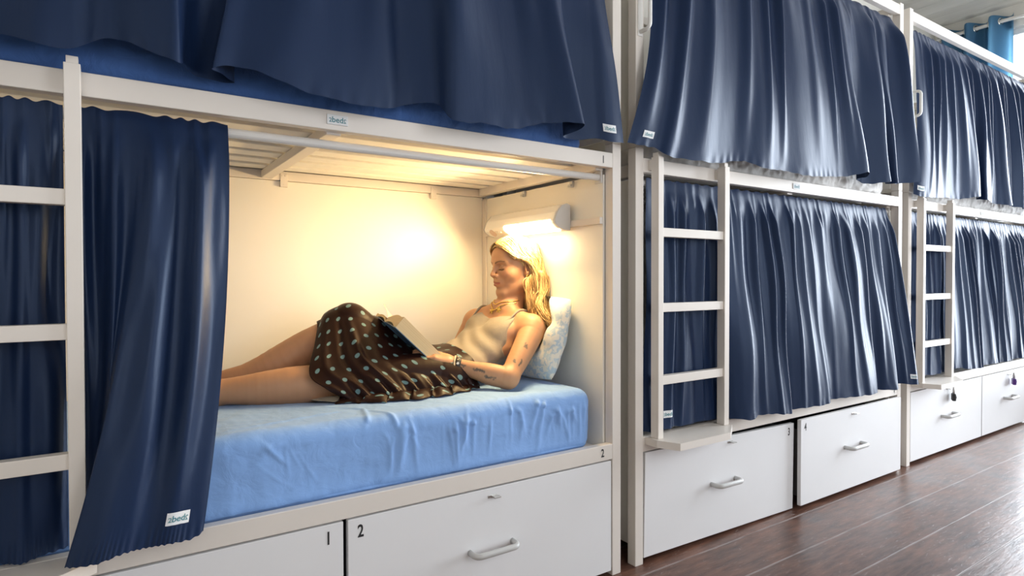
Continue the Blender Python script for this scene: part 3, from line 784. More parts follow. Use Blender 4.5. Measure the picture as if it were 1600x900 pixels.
# ------------------------------------------------------------------ the reading woman: one smooth body from blended volumes
class Field:
    """a list of soft-blended volumes evaluated on a grid or at points"""
    def __init__(self): self.ops = []
    def cap(self, a, b, ra, rb, k=.02, sub=False, tagname=''):
        self.ops.append(('cap', np.array(a, float), np.array(b, float), ra, rb, k, sub, tagname)); return self
    def chain(self, pts, rad, k=.02, tagname=''):
        for i in range(len(pts) - 1): self.cap(pts[i], pts[i + 1], rad[i], rad[i + 1], k, False, tagname)
        return self
    def ell(self, c, r, R=None, k=.02, sub=False, tagname=''):
        self.ops.append(('ell', np.array(c, float), np.array(r, float), np.eye(3) if R is None else np.array(R, float), 0, k, sub, tagname)); return self
    @staticmethod
    def prim(op, P):
        if op[0] == 'cap':
            a, b, ra, rb = op[1:5]; ab = b - a
            t = np.clip(((P - a) @ ab) / (ab @ ab), 0, 1)
            return np.linalg.norm(P - a - t[..., None] * ab, axis=-1) - (ra + (rb - ra) * t)
        c, r, Rm = op[1:4]
        q = (P - c) @ Rm.T
        k0 = np.linalg.norm(q / r, axis=-1); k1 = np.linalg.norm(q / (r * r), axis=-1)
        return np.where(k1 > 1e-9, k0 * (k0 - 1) / np.maximum(k1, 1e-9), -r.min())
    @staticmethod
    def blend(d, e, k, sub):
        if sub:
            h = np.clip(.5 - .5 * (d + e) / k, 0, 1)
            return d * (1 - h) + (-e) * h + k * h * (1 - h)
        h = np.clip(.5 + .5 * (d - e) / k, 0, 1)
        return d * (1 - h) + e * h - k * h * (1 - h)
    def box(self, op, mg):
        if op[0] == 'cap':
            r = max(op[3], op[4]) + mg
            return np.minimum(op[1], op[2]) - r, np.maximum(op[1], op[2]) + r
        r = op[2].max() + mg
        return op[1] - r, op[1] + r
    def at(self, P):
        P = np.asarray(P, float); d = np.full(P.shape[:-1], .2)
        lo = P.reshape(-1, 3).min(0); hi = P.reshape(-1, 3).max(0)
        for op in self.ops:
            a, b = self.box(op, op[5] + .06)
            if (hi < a).any() or (lo > b).any(): continue
            d = self.blend(d, self.prim(op, P), op[5], op[6])
        return d
    def grid(self, lo, hi, h):
        lo = np.array(lo, float); n = np.ceil((np.array(hi) - lo) / h).astype(int) + 1
        ax = [lo[i] + h * np.arange(n[i]) for i in range(3)]
        D = np.full(n, .08)
        for op in self.ops:
            a, b = self.box(op, op[5] + .035)
            i0 = np.clip(np.floor((a - lo) / h).astype(int), 0, n); i1 = np.clip(np.ceil((b - lo) / h).astype(int) + 1, 0, n)
            if (i1 <= i0).any(): continue
            sl = tuple(slice(i0[i], i1[i]) for i in range(3))
            P = np.stack(np.meshgrid(*[ax[i][sl[i]] for i in range(3)], indexing='ij'), -1)
            D[sl] = self.blend(D[sl], self.prim(op, P), op[5], op[6])
        return D, lo, h
    def project(self, p, off=0.0, it=6):
        p = np.array(p, float); e = 1e-3
        st_ = np.vstack([np.zeros((1, 3)), e * np.eye(3), -e * np.eye(3)])
        for _ in range(it):
            w_ = self.at(p + st_); d = w_[0] - off
            g = w_[1:4] - w_[4:7]
            g /= max(np.linalg.norm(g), 1e-9)
            p = p - g * d
        return p, g

def surface_nets(D, lo, h):
    """the zero surface of a sampled field as a quad mesh"""
    S = D < 0
    n = np.array(D.shape)
    c = [S[i:n[0] - 1 + i, j:n[1] - 1 + j, k:n[2] - 1 + k] for i in (0, 1) for j in (0, 1) for k in (0, 1)]
    cnt = sum(x.astype(np.int8) for x in c)
    act = (cnt > 0) & (cnt < 8)
    idx = np.argwhere(act)
    vid = np.full(act.shape, -1, np.int64); vid[act] = np.arange(len(idx))
    corners = np.array([(i, j, k) for i in (0, 1) for j in (0, 1) for k in (0, 1)])
    vals = np.stack([D[idx[:, 0] + i, idx[:, 1] + j, idx[:, 2] + k] for i, j, k in corners], 1)
    edges = [(a, b) for a in range(8) for b in range(a + 1, 8) if np.abs(corners[a] - corners[b]).sum() == 1]
    acc = np.zeros((len(idx), 3)); num = np.zeros(len(idx))
    for a, b in edges:
        va, vb = vals[:, a], vals[:, b]
        cr = (va < 0) != (vb < 0)
        t = np.where(cr, va / np.where(cr, va - vb, 1), 0)
        acc += np.where(cr[:, None], corners[a] + t[:, None] * (corners[b] - corners[a]), 0); num += cr
    V = lo + h * (idx + acc / num[:, None])
    F = []
    for ax in range(3):
        o1, o2 = [k for k in range(3) if k != ax]
        sl0 = [slice(None)] * 3; sl1 = [slice(None)] * 3
        sl0[ax] = slice(0, n[ax] - 1); sl1[ax] = slice(1, n[ax])
        A = S[tuple(sl0)]; B = S[tuple(sl1)]
        e = np.argwhere(A != B)
        ok = (e[:, o1] > 0) & (e[:, o2] > 0) & (e[:, o1] < n[o1] - 1) & (e[:, o2] < n[o2] - 1)
        e = e[ok]
        ins = A[e[:, 0], e[:, 1], e[:, 2]]
        def q(d1, d2):
            f = e.copy(); f[:, o1] -= d1; f[:, o2] -= d2
            return vid[f[:, 0], f[:, 1], f[:, 2]]
        quad = np.stack([q(1, 1), q(0, 1), q(0, 0), q(1, 0)], 1)
        flip = ins if ax != 1 else ~ins
        quad[~flip] = quad[~flip][:, ::-1]
        F.append(quad)
    return V, np.vstack(F)

def rot_axes(*ax): return np.array(ax)                    # rows are the local axes in world space

# ---- skeleton (metres, world axes; she lies along -x with her head towards the end panel)
PEL = np.array((-.505, .44, .722)); WST = np.array((-.390, .45, .757)); CHE = np.array((-.275, .465, .808)); UCH = np.array((-.198, .475, .866))
NEK = np.array((-.172, .468, .945)); HC = np.array((-.152, .455, 1.113))
LHIP, RHIP = np.array((-.52, .37, .722)), np.array((-.52, .52, .728))
LKNE, LANK = np.array((-.885, .405, .728)), np.array((-1.275, .475, .716))
RKNE, RANK = np.array((-.800, .565, .905)), np.array((-1.185, .615, .728))
LSHO, LELB, LWRI = np.array((-.162, .315, .872)), np.array((-.342, .218, .708)), np.array((-.500, .330, .757))
RSHO, RELB, RWRI = np.array((-.238, .632, .882)), np.array((-.310, .700, .712)), np.array((-.500, .640, .725))
Tn = (UCH - PEL) / np.linalg.norm(UCH - PEL)
Lf = np.array((.0, -1.0, 0.0)); Lf = (LSHO - RSHO); Lf = Lf - Tn * (Lf @ Tn); Lf /= np.linalg.norm(Lf)
Nf = np.cross(Tn, Lf); Nf = -Nf if Nf[2] < 0 else Nf
TR = rot_axes(Lf, Nf, Tn)                                 # torso axes: left, front, up

torso = Field()
torso.ell(PEL, (.155, .066, .115), TR, .03)
torso.ell(PEL + Lf * .0 - Tn * .055, (.150, .066, .095), TR, .03)
torso.ell(WST, (.118, .064, .13), TR, .05)
torso.ell(CHE, (.132, .078, .125), TR, .05)
torso.ell(UCH - Nf * .01, (.135, .070, .085), TR, .04)
torso.cap(UCH + Lf * .03 + Nf * .0, LSHO + np.array((-.005, .02, .0)), .062, .050, .04)
torso.cap(UCH - Lf * .03 + Nf * .0, RSHO + np.array((-.0, -.02, .0)), .062, .050, .04)
for s in (1, -1):
    torso.ell(CHE + Tn * .030 + Lf * (.064 * s) + Nf * .050, (.056, .044, .054), TR, .030)
neck = [(NEK - Nf * .018 - Tn * .03, HC + np.array((.036, 0, -.06)), .052, .045)]

body = Field(); body.ops += torso.ops
for a, b, ra, rb in neck: body.cap(a, b, ra, rb, .022)
# collar bones and throat
body.cap(NEK + Nf * .030 + Lf * .018 - Tn * .035, LSHO + np.array((-.015, .03, .024)), .010, .009, .04)
body.cap(NEK + Nf * .030 - Lf * .018 - Tn * .035, RSHO + np.array((-.015, -.03, .024)), .010, .009, .04)
body.cap(NEK - Nf * .005 - Tn * .02, LSHO + np.array((-.0, .05, .012)), .040, .030, .04)
body.cap(NEK - Nf * .005 - Tn * .02, RSHO + np.array((-.0, -.05, .012)), .040, .030, .04)
# legs
def limb(f, A, B, prof, bend=(0, 0, 0), k=.03):
    A, B = np.array(A), np.array(B); n = 15
    prof = list(catmull([(i / (len(prof) - 1), q) for i, q in enumerate(prof)], n)[:, 1])
    pts = [A + (B - A) * (i / (n - 1)) + np.array(bend) * math.sin(PI * i / (n - 1)) for i in range(n)]
    f.cap(pts[0], pts[1], prof[0], prof[1], k)
    f.chain(pts[1:], prof[1:], .0004)
limb(body, LHIP, LKNE, [.068, .070, .070, .066, .060, .057], (0, -.01, .0), .03)
limb(body, RHIP, RKNE, [.070, .072, .072, .068, .061, .056], (0, 0, -.005), .03)
limb(body, LKNE, LANK, [.057, .060, .062, .055, .044, .036], (0, .0, -.004), .025)
limb(body, RKNE, RANK, [.056, .061, .066, .059, .045, .035], (-.0, 0, -.018), .025)
body.ell(RKNE + np.array((-.012, 0, .012)), (.045, .045, .045), None, .03)
legs = Field(); legs.ops += body.ops
# feet, lying to the left behind the drawn curtain
for ank, d, up in ((LANK, np.array((-.80, -.45, .35)), np.array((.3, -.1, .9))), (RANK, np.array((-.93, .1, .15)), np.array((.2, .1, .95)))):
    d = d / np.linalg.norm(d); up = up - d * (up @ d); up /= np.linalg.norm(up); sd = np.cross(d, up)
    body.ell(ank - d * .02 - up * .012, (.036, .030, .030), None, .02)
    body.cap(ank, ank + d * .10 - up * .012, .033, .026, .025)
    body.cap(ank + d * .09 - up * .012 + sd * .012, ank + d * .155 - up * .018 + sd * .016, .024, .016, .02)
    body.cap(ank + d * .09 - up * .012 - sd * .012, ank + d * .145 - up * .018 - sd * .018, .022, .014, .02)
    for q in range(5):
        o_ = sd * (.030 - q * .0145); ln = .185 - q * .010 - (.0 if q else .0)
        body.cap(ank + d * (ln - .045) - up * .020 + o_ * .9, ank + d * ln - up * .024 + o_, .0095 if q else .012, .008 if q else .0105, .006)
# arms
limb(body, LSHO, LELB, [.050, .047, .044, .041, .037, .035], (.0, .0, -.004), .03)
limb(body, LELB, LWRI, [.036, .040, .038, .032, .027, .0245], (.0, -.004, -.002), .02)
limb(body, RSHO, RELB, [.049, .046, .043, .040, .037, .035], (.0, 0, 0), .03)
limb(body, RELB, RWRI, [.036, .039, .037, .032, .027, .0245], (0, 0, 0), .02)
# hands: palm, four fingers of unequal length with bends, thumb from the side of the palm
def hand(f, wr, fwd, palm_n, side, curl, spread=.0185, lens=(.072, .080, .075, .060)):
    """fwd: wrist to knuckles, palm_n: out of the palm, side: towards the thumb"""
    fwd = fwd / np.linalg.norm(fwd); palm_n = palm_n - fwd * (palm_n @ fwd); palm_n /= np.linalg.norm(palm_n)
    sd = np.cross(fwd, palm_n); sd = sd if sd @ side > 0 else -sd
    f.cap(wr, wr + fwd * .03, .0235, .024, .015)
    for q in range(4):
        o_ = sd * (.027 - q * .0175)
        kn = wr + fwd * (.088 - abs(q - 1.2) * .004) + o_
        f.cap(wr + fwd * .018 + o_ * .55, kn, .0150, .0108, .014)
    tips = []
    for q in range(4):
        o_ = sd * (.027 - q * .0175)
        p = wr + fwd * (.088 - abs(q - 1.2) * .004) + o_
        L_ = lens[q]; ang = 0.0
        for seg, (fr, rr_) in enumerate(((.45, .0090), (.32, .0082), (.23, .0072))):
            ang += curl[q] * (.8, 1.0, .7)[seg]
            dr = fwd * math.cos(ang) + palm_n * math.sin(ang) + sd * (.05 - q * .035)
            nx = p + dr * (L_ * fr)
            f.cap(p, nx, rr_ + .0008, rr_, .004)
            p = nx
        tips.append(p)
    a = wr + fwd * .022 + sd * .022 + palm_n * .004
    b = a + fwd * .030 + sd * .026 + palm_n * .010
    c = b + fwd * .030 + sd * .006 + palm_n * .012
    d = c + fwd * .024 - sd * .004 + palm_n * .006
    f.cap(a, b, .0155, .0120, .012); f.cap(b, c, .0112, .0098, .006); f.cap(c, d, .0095, .0078, .005)
    return tips
LHF = np.array((-.80, .24, .40)); 
hand(body, LWRI, LHF, np.array((-.35, .45, -.75)), np.array((.2, .55, .8)), (.30, .36, .40, .46))
hand(body, RWRI, np.array((-.62, -.42, .20)), np.array((.35, -.25, -.80)), np.array((-.5, .6, .5)), (.25, .3, .3, .35))

# ---- head in its own axes: forward, left, up
hf = np.array((-.985, .02, -.09)); hf /= np.linalg.norm(hf)
hl = np.cross(np.array((0.06, 0.0, 1.0)), hf); hl /= np.linalg.norm(hl)
hu = np.cross(hf, hl)
HR = rot_axes(hf, hl, hu)
def H(f, l, u): return HC + hf * f + hl * l + hu * u
hd = Field()
hd.ell(H(-.006, 0, .030), (.088, .073, .086), HR, .02)
hd.ell(H(.030, 0, -.025), (.062, .060, .085), HR, .03)
hd.ell(H(.048, 0, .045), (.046, .056, .050), HR, .03)          # forehead
for s in (1, -1):
    hd.cap(H(-.012, .056 * s, -.030), H(.000, .052 * s, -.066), .014, .014, .02)      # jaw angle
    hd.cap(H(.000, .050 * s, -.066), H(.068, .014 * s, -.098), .016, .014, .025)
    hd.ell(H(.052, .037 * s, -.020), (.030, .026, .026), HR, .02)   # cheek
    hd.cap(H(.086, .012 * s, .026), H(.070, .047 * s, .027), .009, .009, .016)        # brow
hd.ell(H(.074, 0, -.094), (.018, .020, .016), HR, .02)               # chin
for s in (1, -1):
    hd.ell(H(.092, .032 * s, .007), (.013, .017, .011), HR, .014, sub=True)           # eye hollows
    hd.ell(H(.0745, .031 * s, .004), (.0125, .0150, .0125), HR, .005)                 # lowered lids
    hd.cap(H(.0865, .022 * s, -.0015), H(.079, .043 * s, -.001), .0022, .0018, .003)
hd.cap(H(.088, 0, .018), H(.1090, 0, -.018), .0082, .0080, .010)   # nose
hd.ell(H(.1100, 0, -.0225), (.0090, .0090, .0082), HR, .006)
for s in (1, -1):
    hd.ell(H(.0985, .0120 * s, -.0265), (.0105, .0072, .0075), HR, .006)
    hd.ell(H(.1015, .0060 * s, -.0335), (.0050, .0030, .0032), HR, .003, sub=True)
hd.ell(H(.082, 0, -.052), (.020, .026, .022), HR, .015)            # muzzle
hd.cap(H(.0985, .006, -.0505), H(.089, .021, -.0555), .0056, .0035, .004)
hd.cap(H(.0985, -.006, -.0505), H(.089, -.021, -.0555), .0056, .0035, .004)
hd.cap(H(.0970, .007, -.0625), H(.089, .019, -.0595), .0066, .0040, .004)
hd.cap(H(.0970, -.007, -.0625), H(.089, -.019, -.0595), .0066, .0040, .004)
hd.cap(H(.1040, 0, -.0565), H(.0960, .020, -.0570), .0022, .0018, .003, sub=True)
hd.cap(H(.1040, 0, -.0565), H(.0960, -.020, -.0570), .0022, .0018, .003, sub=True)
for s in (1, -1):                                                  # ears
    er = rot_axes(hf * .9 + hl * s * .42, hl * s * .9 - hf * .42, hu)
    hd.ell(H(-.010, .076 * s, -.004), (.0175, .0075, .030), er, .006)
    hd.ell(H(-.006, .082 * s, -.002), (.0090, .0060, .017), er, .004, sub=True)
    hd.ell(H(-.004, .074 * s, -.028), (.0085, .0065, .010), er, .005)
body.ops += hd.ops

D, lo, h = body.grid((-1.50, .10, .645), (.02, .80, 1.24), .0031)
V_, F_ = surface_nets(D, lo, h)
person = empty('person', (-.50, .44, .67), 'blonde woman in a beige top and brown dotted skirt, lying back reading a book', 'person')

def mat_skin():
    m, nt, b = mat_new('skin')
    L = nt.links.new
    at = N(nt, 'ShaderNodeVertexColor'); at.layer_name = 'tint'
    tc = N(nt, 'ShaderNodeTexCoord'); nz = N(nt, 'ShaderNodeTexNoise'); nz.inputs['Scale'].default_value = 22; nz.inputs['Detail'].default_value = 4; L(tc.outputs['Object'], nz.inputs['Vector'])
    hs = N(nt, 'ShaderNodeMix', data_type='RGBA', blend_type='MULTIPLY'); hs.inputs['Factor'].default_value = 1
    r = N(nt, 'ShaderNodeValToRGB'); e = r.color_ramp.elements; e[0].color = (.90, .88, .86, 1); e[1].color = (1.04, 1.02, 1.0, 1); L(nz.outputs['Fac'], r.inputs['Fac'])
    L(at.outputs['Color'], hs.inputs['A']); L(r.outputs['Color'], hs.inputs['B']); L(hs.outputs['Result'], b.inputs['Base Color'])
    n2 = N(nt, 'ShaderNodeTexNoise'); n2.inputs['Scale'].default_value = 500; L(tc.outputs['Object'], n2.inputs['Vector'])
    bp = N(nt, 'ShaderNodeBump'); bp.inputs['Strength'].default_value = .08; bp.inputs['Distance'].default_value = .001; L(n2.outputs['Fac'], bp.inputs['Height']); L(bp.outputs['Normal'], b.inputs['Normal'])
    b.inputs['Roughness'].default_value = .5; b.inputs['Specular IOR Level'].default_value = .35
    b.inputs['Subsurface Weight'].default_value = .12; b.inputs['Subsurface Radius'].default_value = (.010, .004, .002); b.inputs['Subsurface Scale'].default_value = .6
    return m
M['skin'] = mat_skin()
me = raw_mesh('body', V_, F_)
bod = link('body', me, M['skin'], None, True); rebase(bod, person)
# skin colours: lips, brows, lashes, inked tattoos on the near arm; crease shade painted in
col = np.tile(np.array((.51, .28, .16)), (len(V_), 1))
def paint(centre, r, c, soft=.4, R_=None):
    global col
    q = V_ - np.array(centre)
    if R_ is not None: q = q @ R_.T
    d = np.linalg.norm(q / np.array(r), axis=1)
    w = np.clip((1 - d) / soft, 0, 1)[:, None]
    col = col * (1 - w) + np.array(c) * w
def hp_(f, l, u): return hd.project(H(f, l, u))[0]
for s in (1, -1):
    for k in range(6):
        t = k / 5
        paint(hp_(.100 - .008 * t, (.001 + .018 * t) * s, -.0510 - .0035 * t), (.006, .006, .0050 - .0022 * t), (.40, .13, .10), .6)
        paint(hp_(.100 - .008 * t, (.001 + .017 * t) * s, -.0640 + .004 * t), (.006, .006, .0055 - .0022 * t), (.43, .15, .11), .6)
        paint(hp_(.104 - .010 * t, (.001 + .020 * t) * s, -.0570), (.003, .003, .0018), (.20, .06, .05), .6)  # shade between the lips, painted into the colour
    for k in range(12):
        t = k / 11; paint(hp_(.100 - .018 * t ** 1.5, (.012 + .038 * t) * s, .0235 + .0065 * math.sin(t * 2.5)), (.0045, .0045, .0040 - .0014 * t), (.15, .085, .045), .7)
    for k in range(14):
        t = k / 13; paint(hp_(.095 - .010 * t, (.0195 + .026 * t) * s, -.0030 - .0022 * math.sin(t * 3)), (.0036, .0036, .0036), (.05, .03, .02), .9)
    for k in range(8):
        t = k / 7; paint(hp_(.095 - .010 * t, (.022 + .022 * t) * s, .0105 + .0015 * math.sin(t * 3)), (.0034, .0034, .0034), (.34, .18, .11), .9)  # shade of the upper lid crease, painted into the skin colour
    paint(hp_(.075, .042 * s, -.022), (.022, .022, .018), (.52, .25, .15), 1.0)
def on_line(A, B, t): return np.array(A) + (np.array(B) - np.array(A)) * t
ink = (.12, .10, .085)
fa = (LELB, LWRI); ua = (LSHO, LELB)
tat = rng.normal(size=(600, 3))
def tattoo(A, B, t, off, sz, n, seed):
    g = np.random.default_rng(seed)
    base = on_line(A, B, t) + np.array(off)
    axd = (np.array(B) - np.array(A)); axd /= np.linalg.norm(axd)
    s2 = np.cross(axd, np.array((-.55, -.80, .2))); s2 /= np.linalg.norm(s2)
    prev = None
    for k in range(n):
        p = base + axd * g.uniform(-1, 1) * sz[0] + s2 * g.uniform(-1, 1) * sz[1]
        pr, _ = body.project(p + np.array((-.02, -.03, .0)))
        if prev is not None and g.uniform() < .7:
            for t_ in (.33, .66): paint(prev + (pr - prev) * t_, (.0032,) * 3, ink, .7)
        paint(pr, (.0045, .0045, .0045), ink, .7); prev = pr
tattoo(*fa, .86, (-.01, -.015, .012), (.014, .012), 16, 1)
tattoo(*fa, .56, (-.01, -.02, .015), (.026, .009), 14, 2)
tattoo(*fa, .38, (-.01, -.02, -.012), (.024, .007), 9, 3)
tattoo(*ua, .58, (-.03, -.015, .0), (.009, .006), 8, 4)
tattoo(*ua, .62, (-.0, -.04, .0), (.016, .005), 8, 5)
tattoo(*ua, .28, (-.02, -.03, .0), (.014, .010), 7, 6)
ca = me.color_attributes.new('tint', 'FLOAT_COLOR', 'POINT')
ca.data.foreach_set('color', np.concatenate([col, np.ones((len(col), 1))], 1).astype(np.float32).ravel())

# ---- tank top: the torso a few millimetres out, cut at hem, scoop neck and arm holes
def torso_coord(P):
    q = P - PEL
    return q @ Lf, q @ Nf, q @ Tn
SL = np.linalg.norm(UCH - PEL)
D, lo, h = torso.grid((-.62, .20, .655), (-.02, .76, 1.0), .0036)
n3 = D.shape
G = np.stack(np.meshgrid(*[lo[i] + h * np.arange(n3[i]) for i in range(3)], indexing='ij'), -1)
a_l, a_n, a_t = torso_coord(G)
wr = .0036 * np.sin(a_t * 95 + a_l * 34 + 2 * np.sin(a_l * 25)) * np.clip(1 - np.abs(a_t - .14) / .13, 0, 1)
gath = .004 * np.exp(-(a_l / .012) ** 2) * np.clip(1 - np.abs(a_t - (SL * .78)) / .05, 0, 1) * (a_n > 0)
D = D - .005 - wr + gath
hemt = .010 + a_l * .02
top_front = SL * .86 + 7.5 * np.clip(np.abs(a_l) - .012, 0, .2) ** 2 
top_back = SL * .80
top_t = np.where(a_n > -.02, np.minimum(top_front, SL * 1.04), top_back)
arm = np.abs(a_l) - (.128 - .22 * np.clip(a_t - SL * .70, 0, .2))
cut = np.maximum(np.maximum(a_t - top_t, hemt - a_t), np.where(a_t > SL * .62, arm, -1))
D = np.maximum(D, cut)
Vt, Ft = surface_nets(D, lo, h)
tank = link('tank_top', raw_mesh('tank_top', Vt, Ft), M['tank'], None, True); rebase(tank, person)
tm = tank.modifiers.new('smooth', 'SMOOTH'); tm.factor = .5; tm.iterations = 2
bm = bmesh.new()
for s in (1, -1):
    path = []
    for k in range(15):
        th = math.radians(-22 + 208 * k / 14)
        dr = Nf * math.cos(th) + Tn * math.sin(th)
        c = PEL + Lf * ((.096 + .010 * math.sin(max(0, th))) * s) + Tn * (SL * .90)
        q = c + dr * .16
        for _ in range(40):
            d_ = body.at(q[None])[0] - .0035
            if d_ < .0005: break
            q = q - dr * min(d_, .01)
        path.append(q)
    add_tube(bm, [Vector(p) for p in catmull(path, 40)], [.0046 * min(1, .15 + k / 6, .15 + (39 - k) / 6) for k in range(40)], 8)
bm_obj('strap', bm, M['tank'], tank, smooth=True)

# ---- brown skirt with pale dots, draped from the raised knee down to the sheet
def mat_dots():
    m, nt, b = mat_new('brown_dotted_satin')
    L = nt.links.new
    uv = N(nt, 'ShaderNodeUVMap'); uv.uv_map = 'cloth'
    def cell(offx, offy):
        mp = N(nt, 'ShaderNodeMapping'); mp.inputs['Location'].default_value = (offx, offy, 0); mp.inputs['Scale'].default_value = (1 / .088, 1 / .058, 1); mp.inputs['Rotation'].default_value = (0, 0, .0)
        L(uv.outputs[0], mp.inputs['Vector'])
        fr = N(nt, 'ShaderNodeVectorMath', operation='FRACTION'); L(mp.outputs[0], fr.inputs[0])
        sb = N(nt, 'ShaderNodeVectorMath', operation='SUBTRACT'); L(fr.outputs[0], sb.inputs[0]); sb.inputs[1].default_value = (.5, .5, 0)
        ml = N(nt, 'ShaderNodeVectorMath', operation='MULTIPLY'); L(sb.outputs[0], ml.inputs[0]); ml.inputs[1].default_value = (.088, .058, 0)
        ln = N(nt, 'ShaderNodeVectorMath', operation='LENGTH'); L(ml.outputs[0], ln.inputs[0])
        mr = N(nt, 'ShaderNodeMapRange'); L(ln.outputs['Value'], mr.inputs['Value']); mr.inputs['From Min'].default_value = .0087; mr.inputs['From Max'].default_value = .0075
        return mr.outputs[0]
    mx = N(nt, 'ShaderNodeMath', operation='MAXIMUM'); L(cell(0, 0), mx.inputs[0]); L(cell(.5, .5), mx.inputs[1])
    cm = N(nt, 'ShaderNodeMix', data_type='RGBA'); L(mx.outputs[0], cm.inputs['Factor'])
    cm.inputs['A'].default_value = (.019, .006, .0045, 1); cm.inputs['B'].default_value = (.14, .25, .27, 1)
    L(cm.outputs['Result'], b.inputs['Base Color'])
    b.inputs['Roughness'].default_value = .45; b.inputs['Specular IOR Level'].default_value = .16
    return m
M['dots'] = mat_dots()
ST = [  # stations from waist to hem; each runs from the far side over the ridge down to the sheet
 [(-.40, .600, .675), (-.415, .605, .725), (-.445, .540, .780), (-.452, .450, .790), (-.440, .365, .772), (-.425, .315, .735), (-.420, .296, .700), (-.418, .290, .676)],
 [(-.50, .615, .675), (-.51, .620, .740), (-.515, .565, .795), (-.52, .485, .803), (-.515, .390, .785), (-.505, .310, .740), (-.500, .275, .700), (-.498, .262, .676)],
 [(-.62, .630, .690), (-.625, .635, .770), (-.63, .590, .845), (-.635, .530, .858), (-.63, .430, .812), (-.62, .315, .750), (-.612, .262, .700), (-.608, .243, .678)],
 [(-.71, .640, .720), (-.715, .648, .830), (-.72, .605, .908), (-.728, .550, .924), (-.725, .450, .862), (-.72, .330, .775), (-.712, .262, .708), (-.708, .240, .678)],
 [(-.785, .645, .760), (-.79, .650, .870), (-.795, .615, .958), (-.80, .562, .972), (-.80, .465, .900), (-.80, .345, .795), (-.795, .270, .714), (-.792, .243, .678)],
 [(-.865, .645, .790), (-.87, .648, .870), (-.878, .610, .938), (-.888, .562, .945), (-.905, .470, .876), (-.918, .365, .790), (-.895, .292, .722), (-.875, .258, .680)],
 [(-.885, .640, .80), (-.895, .645, .850), (-.905, .605, .897), (-.922, .555, .900), (-.957, .470, .845), (-1.005, .350, .758), (-.968, .305, .722), (-.915, .276, .688)],
]
NS, NT = 220, 200
rows = [catmull(s_, NT) for s_ in ST]
cols = []
ts = np.linspace(0, 1, NT)
A_ = np.array(rows)                                       # stations x NT x 3
P = np.zeros((NS, NT, 3))
for j in range(NT): P[:, j] = catmull(A_[:, j], NS)
# arc-length coordinates for the print
du = np.linalg.norm(np.diff(P, axis=0), axis=2).mean(1); uu = np.concatenate([[0], np.cumsum(du)])
dv = np.linalg.norm(np.diff(P, axis=1), axis=2); vv = np.concatenate([np.zeros((NS, 1)), np.cumsum(dv, 1)], 1)
vmid = vv[:, int(NT * .45)][:, None]; vv = vv - vmid
nu_ = np.gradient(P, axis=0); nv_ = np.gradient(P, axis=1); nn = np.cross(nu_, nv_); nn /= np.linalg.norm(nn, axis=2, keepdims=True)
if nn[NS // 2, NT // 2, 2] < 0: nn = -nn
S_, T_ = np.meshgrid(np.linspace(0, 1, NS), ts, indexing='ij')
near = np.clip((T_ - .42) / .2, 0, 1)
disp = np.zeros((NS, NT))
for (s0, s1, w, a) in ((.74, .66, .020, .012), (.80, .78, .018, -.010), (.30, .20, .02, .007), (.22, .13, .016, .007), (.38, .30, .022, .005), (.15, .08, .012, .006), (.9, .9, .02, .004)):
    c_ = s0 + (s1 - s0) * (T_ - .4) / .6
    disp += a * np.exp(-((S_ - c_) / w) ** 2) * near
low = np.clip((T_ - .84) / .10, 0, 1)
disp += low * .006 * (np.sin(S_ * 60 + 8 * T_) + .6 * np.sin(S_ * 97 + 1.0)) * np.clip(S_ * 5, 0, 1)
disp += .0015 * np.sin(S_ * 40 + T_ * 12) * near
P2 = P + nn * disp[..., None]
for it in range(4):
    for i in range(0, NS, 10):
        Q = P2[i:i + 10].reshape(-1, 3); e = 1e-3
        d = legs.at(Q)
        if d.min() > .007: continue
        g = np.stack([legs.at(Q + e * q) - d for q in np.eye(3)], 1); g /= np.maximum(np.linalg.norm(g, axis=1, keepdims=True), 1e-9)
        P2[i:i + 10] = (Q + g * np.clip(.007 - d, 0, .03)[:, None]).reshape(-1, NT, 3)
    K = P2.copy(); K[1:-1, 1:-1] = (P2[:-2, 1:-1] + P2[2:, 1:-1] + P2[1:-1, :-2] + P2[1:-1, 2:] + 4 * P2[1:-1, 1:-1]) / 8
    P2 = K
P2[..., 2] = np.maximum(P2[..., 2], .674)
sk = raw_mesh('skirt', P2.reshape(-1, 3), grid_faces(NS, NT))
uvl = sk.uv_layers.new(name='cloth')
UV = np.stack([np.broadcast_to(uu[:, None], (NS, NT)), vv], -1).reshape(-1, 2)
li = np.empty(len(sk.loops), np.int32); sk.loops.foreach_get('vertex_index', li)
uvl.data.foreach_set('uv', UV[li].astype(np.float32).ravel())
skirt = link('skirt', sk, M['dots'], None, True); rebase(skirt, person)
so = skirt.modifiers.new('cloth', 'SOLIDIFY'); so.thickness = .002; so.offset = 0
